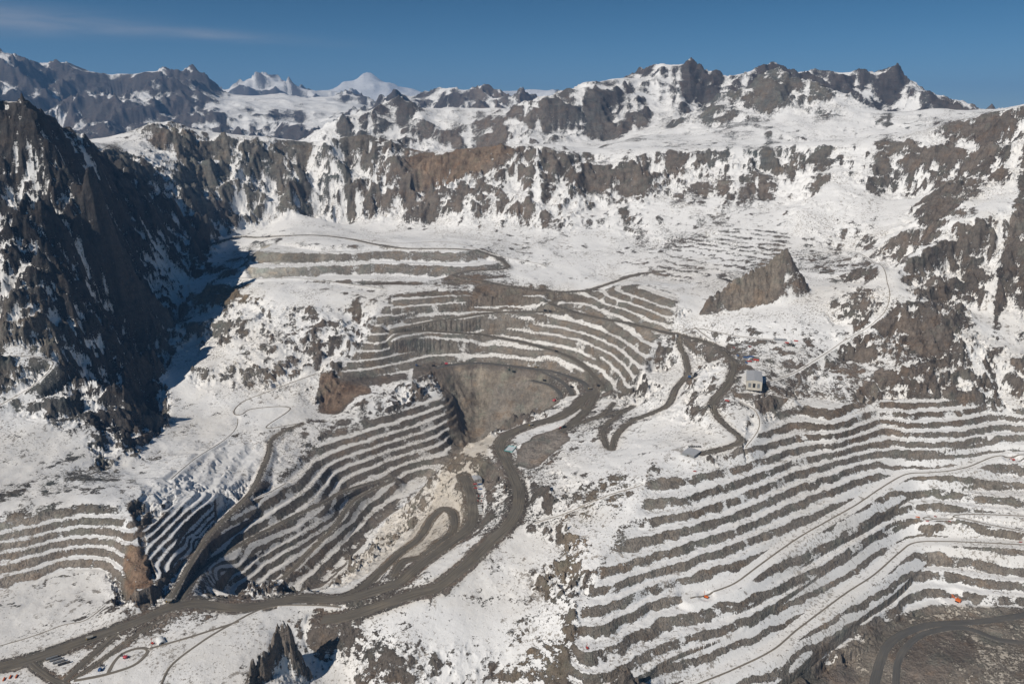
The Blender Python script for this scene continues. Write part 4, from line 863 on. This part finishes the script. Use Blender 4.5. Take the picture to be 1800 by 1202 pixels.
def m_pickup(mat):
    t = thing('pickup_truck', 'pickup truck'); MB().box(-1, 1, -2.9, 2.8, 0.55, 1.25).box(-1, 1, -2.9, -2.8, 1.2, 1.5).box(-1, -0.9, -2.9, -0.6, 1.2, 1.5).box(0.9, 1, -2.9, -0.6, 1.2, 1.5).build('body', mat, t, 0.05)
    MB().box(-0.95, 0.95, -0.6, 1.3, 1.25, 1.95, 0.12, 0.35).build('cab', K['glass'], t, 0.04); MB().box(-0.8, 0.8, -0.25, 0.95, 1.95, 2.0).build('roof', mat, t, 0)
    for x in (-0.95, 0.95):
        for y in (-1.9, 1.8): MB().cyl((x, y, 0.42), 0.42, 0.28, n=10).build('wheel', K['black'], t, 0)
    return t
def m_trailer(mat):
    t = thing('flat_trailer', 'trailer'); MB().box(-1.9, 1.9, -11, 11, 1.3, 2.0).build('deck', K['dark'], t); MB().box(-1.8, 1.8, -10.5, 10.2, 2.0, 4.1, 0.1, 0.1).build('load_cover', mat, t)
    for y in (-9, -7.2, -5.4, 8): 
        for x in (-1.6, 1.6): MB().cyl((x, y, 0.65), 0.65, 0.5, n=10).build('wheel', K['black'], t, 0)
    return t
used = {}
def put(px, py, kind, rot, label, group=None, s=None, world=None):
    p = PROTO[kind]
    if kind in used: o = tree(p)
    else: o = p; used[kind] = 1
    x, y, z = world or hit(px, py, hz)
    z = float(np.mean(hz([x, x+4, x-4, x, x], [y, y, y, y+4, y-4])))*0.5+0.5*float(np.max(hz([x, x+4, x-4, x, x], [y, y, y, y+4, y-4])))
    o.location = (x, y, z-0.1+(0.95 if kind.startswith('truck') else 0.5)); o.rotation_euler = (0, 0, math.radians(rot))
    if s: o.scale = (s, s, s)
    lab(o, label); 
    if group: o['group'] = group
    return o
PROTO = dict(truck_d=m_truck(K['dark'], K['dark']), truck_y=m_truck(K['yellow'], K['conc']), truck_g=m_truck(K['green'], K['dark']), shovel_p=m_shovel(K['pink'], 1.15), shovel_o=m_shovel(K['orange'], 1.0, K['orange']), shovel_r=m_shovel(K['red'], 0.8, K['red']),
 shovel_b=m_shovel(K['blue'], 0.7), drill_d=m_drill(K['green']), drill_o=m_drill(K['orange']), drill_r=m_drill(K['red']), box_b=m_box(K['blue'], roof=K['blue']), box_w=m_box(K['white']), box_r=m_box(K['red'], roof=K['pink']), box_o=m_box(K['orange'], roof=K['orange']),
 pick_w=m_pickup(K['white']), pick_r=m_pickup(K['red']), pick_d=m_pickup(K['dark']), trail=m_trailer(K['steel']), trail_d=m_trailer(K['dark']))
G1 = 'haul trucks driving on the mine roads'
put(958, 547, 'truck_d', 80, 'dark haul truck on the upper haul road, just left of the road fork', G1)
put(967, 548.5, 'truck_d', 80, 'dark haul truck right behind another one near the upper road fork', G1)
put(978, 618.5, 'truck_d', 60, 'dark haul truck halfway down the curving ramp below the benches', G1)
put(1005, 682, 'truck_d', 40, 'dark haul truck on the short inner ramp inside the pit corner', G1)
put(957, 670, 'truck_d', 70, 'dark haul truck on the lowest inner road above the deep pit', G1)
put(1052, 680, 'truck_d', 30, 'dark haul truck at the foot of the curving ramp where two roads meet', G1)
put(1037, 684, 'truck_y', 100, 'pale loaded haul truck entering the road junction east of the pit', G1)
put(943, 646, 'truck_y', 80, 'small pale haul truck on the road under the back wall', G1)
put(933, 748, 'truck_y', 110, 'pale haul truck on the wide haul road above the deep pit rim', G1)
put(762, 644, 'truck_d', 85, 'dark haul truck waiting beside the faded red shovel', G1)
put(903, 655, 'truck_g', 60, 'dark truck parked next to the green drill at the pit edge', G1)
put(991, 752, 'truck_g', 120, 'dark haul truck tipping beside the grey stockpile', G1)
put(298, 1059, 'truck_y', 95, 'haul truck crossing the big road junction in the foreground', G1)
put(158, 1123, 'truck_y', 115, 'haul truck on the long foreground road at the lower left', G1)
put(784, 641, 'shovel_p', 100, 'faded red rope shovel digging on the platform under the back wall')
put(975, 706, 'shovel_p', -40, 'faded red shovel with dark boom on the grey platform east of the deep pit')
put(732, 643, 'shovel_b', 20, 'dark blue machine at the shaded left end of the grey platform')
put(895, 651, 'drill_d', 10, 'dark green drill rig standing at the edge above the deep pit')
put(985, 753, 'shovel_r', 150, 'small red machine at the end of the dark spur road', s=0.6)
put(1241, 1050, 'drill_o', 60, 'orange drill rig at the lower end of the upper snowy ramp')
put(1781, 809, 'shovel_r', 60, 'red machine with a boom on the snowy bench at the right edge')
put(1683, 1057, 'shovel_o', 40, 'orange shovel with raised boom on the grey pit floor at the lower right', s=1.1)
G2 = 'orange and red machines on the snowy pad of the terraced slope'
put(1613, 909, 'box_o', 70, 'orange cabin at the left end of the snowy pad on the terraces', G2, s=0.9)
put(1644, 908, 'pick_r', 30, 'small red pickup standing alone on the snowy pad', G2, s=1.3)
put(1630, 916, 'box_r', 80, 'dull red cabin inside the loop of the service track', G2, s=0.7)
put(1669, 917, 'pick_r', 60, 'red pickup where the service track splits', G2, s=1.3)
put(1794, 953, 'pick_r', 90, 'red pickup on the lower ramp at the right edge of the terraces', s=1.5)
put(1032, 1139, 'drill_r', 20, 'small red drill rig at the left end of the wide snowy ramp', s=0.7)
put(220, 1156, 'shovel_p', 70, 'faded red shovel on the brown pad inside the foreground track loop', s=0.7)
put(176, 1178, 'shovel_b', 10, 'blue machine on the small pad beside the foreground track')
put(268, 1131, 'drill_r', 60, 'red drill rig beside the dome shelter in the foreground')
for k, (px, py, kd, lb) in enumerate(((92, 1157, 'trail', 'uppermost of the four long trailers parked in the foreground yard'), (98, 1160, 'trail', 'second long trailer from the top in the foreground yard'), (104, 1164, 'trail', 'third long trailer from the top in the foreground yard'), (113, 1167, 'trail_d', 'black long trailer, lowest of the row in the foreground yard'))):
    put(px, py, kd, -60, lb, 'long trailers parked side by side in the yard', s=1.15)
for px, py, lb in ((7, 1194, 'orange container at the very lower left corner'), (18, 1190, 'orange container second from the lower left corner'), (29, 1189, 'orange container third from the lower left corner, beside the dark ditch')):
    put(px, py, 'box_o', 15, lb, 'orange containers at the lower left corner')
# camp on the knoll
G3 = 'white trailers lined up below the camp'
for k in range(6):
    put(843+k*0.5, 889+k*3.0, 'box_w', 82, ('topmost', 'second', 'third', 'fourth', 'fifth', 'lowest')[k]+' of the six white trailers in the row below the camp vehicles', G3)
put(844, 852, 'box_b', 95, 'blue container nearest the grey camp hall', s=1.25); put(844, 860, 'box_b', 95, 'blue container set apart below the other blue one', s=1.1)
put(835, 851, 'box_r', 95, 'red container left of the upper blue container', s=1.0); put(836, 858, 'box_r', 95, 'red container left of the lower blue container', s=0.9)
rk = random.Random(3); G4 = 'vehicles parked in rows between the camp and the white trailers'
rowl = ('first', 'second', 'third', 'fourth'); n4 = 0
for r in range(4):
    for c_ in range(4):
        kd = ('pick_d', 'pick_w', 'pick_d', 'pick_r')[(r+c_*2) % 4]; colr = dict(pick_d='dark', pick_w='white', pick_r='red')[kd]
        put(837.5+c_*3.0+r*0.9, 867+r*4.4+c_*0.4, kd, 5+rk.uniform(-9, 9), '%s pickup, %s from the left in the %s parking row below the camp' % (colr, rowl[c_], rowl[r]), G4, s=1.25)
def building(name, cat, label, px, py, W, L, H, rot, wall, roof, ridge=3.0, door=True, side=None, world=None):
    t = thing(name, cat); lab(t, label)
    x, y, z = world or hit(px, py, hz); z = float(hz([x], [y])[0]); t.location = (x, y, z-0.6); t.rotation_euler = (0, 0, math.radians(rot))
    w = MB().box(-W/2, W/2, -L/2, L/2, -9, H); n = len(w.v)
    for yy in (-L/2, L/2): w.v += [(-W/2, yy, H), (W/2, yy, H), (0, yy, H+ridge)]
    w.f += [(n, n+1, n+2), (n+3, n+5, n+4)]; w.build('walls', wall, t, 0)
    for sgn in (-1, 1):
        r = MB(); e = 0.9; r.hexa([(sgn*(W/2+e), -L/2-e, H-e*ridge*2/W), (sgn*(W/2+e), L/2+e, H-e*ridge*2/W), (0, L/2+e, H+ridge), (0, -L/2-e, H+ridge), (sgn*(W/2+e), -L/2-e, H+0.35-e*ridge*2/W), (sgn*(W/2+e), L/2+e, H+0.35-e*ridge*2/W), (0, L/2+e, H+ridge+0.35), (0, -L/2-e, H+ridge+0.35)]); r.build('roof', roof, t, 0)
    if door:
        d = W*0.17
        for k in (-1, 0, 1): MB().box(k*W*0.28-d/2, k*W*0.28+d/2, -L/2-0.22, -L/2-0.02, 0.5, H*0.66).build('door', K['dark'] if k == 0 else K['steel'], t, 0)
    if side: MB().box(W/2+0.03, W/2+0.28, -L/2+0.5, L/2-0.5, 0.5, H-1.2).build('side_cladding', side, t, 0)
    nw = max(2, int(L/9))
    for k in range(nw):
        yy = -L/2+L*(k+0.5)/nw
        MB().box(-W/2-0.16, -W/2-0.02, yy-1.6, yy+1.6, H*0.6, H*0.82).build('window', K['glass'], t, 0)
    return t
building('maintenance_workshop', 'workshop', 'large pale workshop with grey roof and blue side wall on the snowy plateau', 1325, 672, 52, 112, 24, -17, K['pale'], K['grey'], 4, True, K['blue'])
building('storage_shed', 'shed', 'low grey shed at the far end of the plateau track', 1371, 598, 16, 44, 6, 78, K['steel'], K['grey'], 1.5)
building('flat_workshop', 'workshop', 'grey workshop on the pad above the first terrace', 1215, 798, 40, 44, 9, -40, K['steel'], K['grey'], 2.0)
building('camp_hall', 'hall', 'grey roofed hall on the knoll beside the parked vehicles', 838, 842, 26, 32, 7, 20, K['pale'], K['grey'], 2.0)
t = thing('dome_shelter', 'shelter'); lab(t, 'white rounded shelter tent beside the red drill in the foreground')
x, y, z = hit(283, 1127, hz); t.location = (x, y, z-0.4); t.rotation_euler = (0, 0, 0.7)
m = MB(); nn = 12
for k in range(7):
    for j in range(nn+1): a = math.pi*j/nn; m.v.append((9*math.cos(a), -12+4*k, 8*math.sin(a)))
for k in range(6):
    for j in range(nn): i = k*(nn+1)+j; m.f.append((i, i+1, i+nn+2, i+nn+1))
m.f += [tuple(range(nn+1)), tuple(range(6*(nn+1), 7*(nn+1)))[::-1]]; m.build('canvas', K['white'], t, 0); MB().box(-3, 3, -12.2, -12.02, 0.3, 5).build('door', K['dark'], t, 0)
# reservoir
t = thing('lined_reservoir', 'reservoir'); lab(t, 'small square reservoir with teal liner and pale ice beside the haul road')
x, y, z = hit(897, 789, hz); t.location = (x, y, float(hz([x], [y])[0])); t.rotation_euler = (0, 0, math.radians(-20)); r = MB()
for a in range(4):
    q = [(-15, -22), (15, -22), (15, 22), (-15, 22)]; p = q[a]; n_ = q[(a+1) % 4]; k_ = 0.72
    r.hexa([(p[0], p[1], -3), (n_[0], n_[1], -3), (n_[0]*k_, n_[1]*k_, -3), (p[0]*k_, p[1]*k_, -3), (p[0], p[1], 2.6), (n_[0], n_[1], 2.6), (n_[0]*0.94, n_[1]*0.94, 2.6), (p[0]*0.94, p[1]*0.94, 2.6)])
r.build('liner', K['teal'], t, 0); MB().box(-13.4, 13.4, -19.6, 19.6, -0.2, 1.3).build('ice', K['ice'], t, 0)
# crusher with two conveyors
t = thing('crusher_plant', 'crusher'); lab(t, 'ore crusher with two raised conveyors on the snowfield east of the pit')
x, y, z = hit(1222, 662, hz); t.location = (x, y, float(hz([x], [y])[0])-0.5); t.rotation_euler = (0, 0, math.radians(-15))
MB().box(-7, 7, -6, 6, 0, 13, 1, 1).box(-4, 4, -4, 4, 13, 17).build('tower', K['dark'], t)
for a, b_ in (((4, 3, 11), (44, 62, 3)), ((-2, 5, 12), (24, 52, 20))):
    cv = MB().beam(a, b_, 3.0, 1.8)
    for k in (0.35, 0.7, 0.97):
        q = [a[i]+(b_[i]-a[i])*k for i in range(3)]; cv.beam((q[0]-1.4, q[1], q[2]), (q[0]-2.2, q[1], -1), 0.5).beam((q[0]+1.4, q[1], q[2]), (q[0]+2.2, q[1], -1), 0.5)
    cv.build('conveyor', K['steel'], t)
MB().cyl((-12, -4, 4), 5, 8, 'z', 20).build('tank', K['conc'], t); MB().box(-26, -16, -12, -4, 0, 5).build('control_cabin', K['blue'], t)
# cabins and vehicles by the workshop
G5 = 'containers north of the large workshop'
for px, py, kd, rt, lb, sc_ in ((1311, 629, 'box_b', 75, 'blue container at the left end of the yard north of the workshop', 1.6), (1320, 628, 'box_b', 80, 'blue container beside the white one north of the workshop', 1.6), (1327, 627, 'box_w', 78, 'white container in the upper row north of the workshop', 1.5), (1317, 636, 'box_r', 85, 'red container left of the brown mound', 1.4),
   (1329, 634, 'box_r', 60, 'red container nearest the brown mound right of the yard', 1.7), (1312, 638, 'box_b', 20, 'small blue container turned endwise below the yard', 1.1), (1324, 640, 'box_w', 80, 'white container close to the workshop roof end', 1.4), (1297, 626, 'box_b', 10, 'blue container beside the road bend west of the yard', 1.3), (1290, 612, 'pick_r', 40, 'red pickup above the road bend', 1.8), (1318, 610, 'pick_r', 80, 'red pickup alone on the snow north of the yard', 2.0)):
    put(px, py, kd, rt, lb, G5 if kd[:3] == 'box' else None, sc_)
G6 = 'machines parked east of the low grey shed'
for k, (px, py, kd, lb) in enumerate(((1383, 603, 'box_r', 'red container nearest the low grey shed'), (1388, 606, 'pick_d', 'dark pickup right of the red container by the shed'), (1391, 603, 'box_w', 'white container behind the dark pickup by the shed'), (1394, 609, 'truck_g', 'dark haul truck at the right end of the shed yard'), (1379, 609, 'pick_d', 'dark pickup below the shed'), (1399, 600, 'box_r', 'red container at the far right of the shed yard'))):
    put(px, py, kd, 60+37*k, lb, G6, 1.3 if kd != 'truck_g' else 0.8)
put(1278, 705, 'box_r', 60, 'dull red cabin beside the road fork south of the workshop', None, 1.2); put(1246, 716, 'pick_d', 20, 'dark pickup at the brown pad by the road fork', None, 1.8)
for k in range(7): put(1211+k*3.3, 785.5-0.2*(k % 2), 'pick_d', 0, ('first', 'second', 'third', 'fourth', 'fifth', 'sixth', 'seventh')[k]+' dark pickup from the left in the row behind the grey workshop', 'pickups parked in a row behind the grey workshop', 1.5)
put(1221, 829, 'pick_r', 70, 'red pickup near the rim of the first terrace', None, 1.6)
for k in list(PROTO):
    if k not in used:
        o = PROTO[k]
        for ch in list(o.children): bpy.data.objects.remove(ch)
        bpy.data.objects.remove(o)
log('things placed')

# ------------------------------------------------------------------ air
hz_m = bpy.data.materials.new('thin_air'); hz_m.use_nodes = True; ht = hz_m.node_tree; ht.nodes.clear()
ho = ht.nodes.new('ShaderNodeOutputMaterial'); pv = ht.nodes.new('ShaderNodeVolumePrincipled'); ht.links.new(pv.outputs[0], ho.inputs['Volume'])
pv.inputs['Color'].default_value = (0.26, 0.53, 1.0, 1); pv.inputs['Density'].default_value = HAZE; pv.inputs['Anisotropy'].default_value = 0.0
zlo = float(Z.min())-40; zhi = max(float(Z.max()), 1000)+250
hb = MB().box(-62000, 62000, -3000, 66000, zlo, zhi).build('haze', hz_m, None, 0); hb['kind'] = 'stuff'
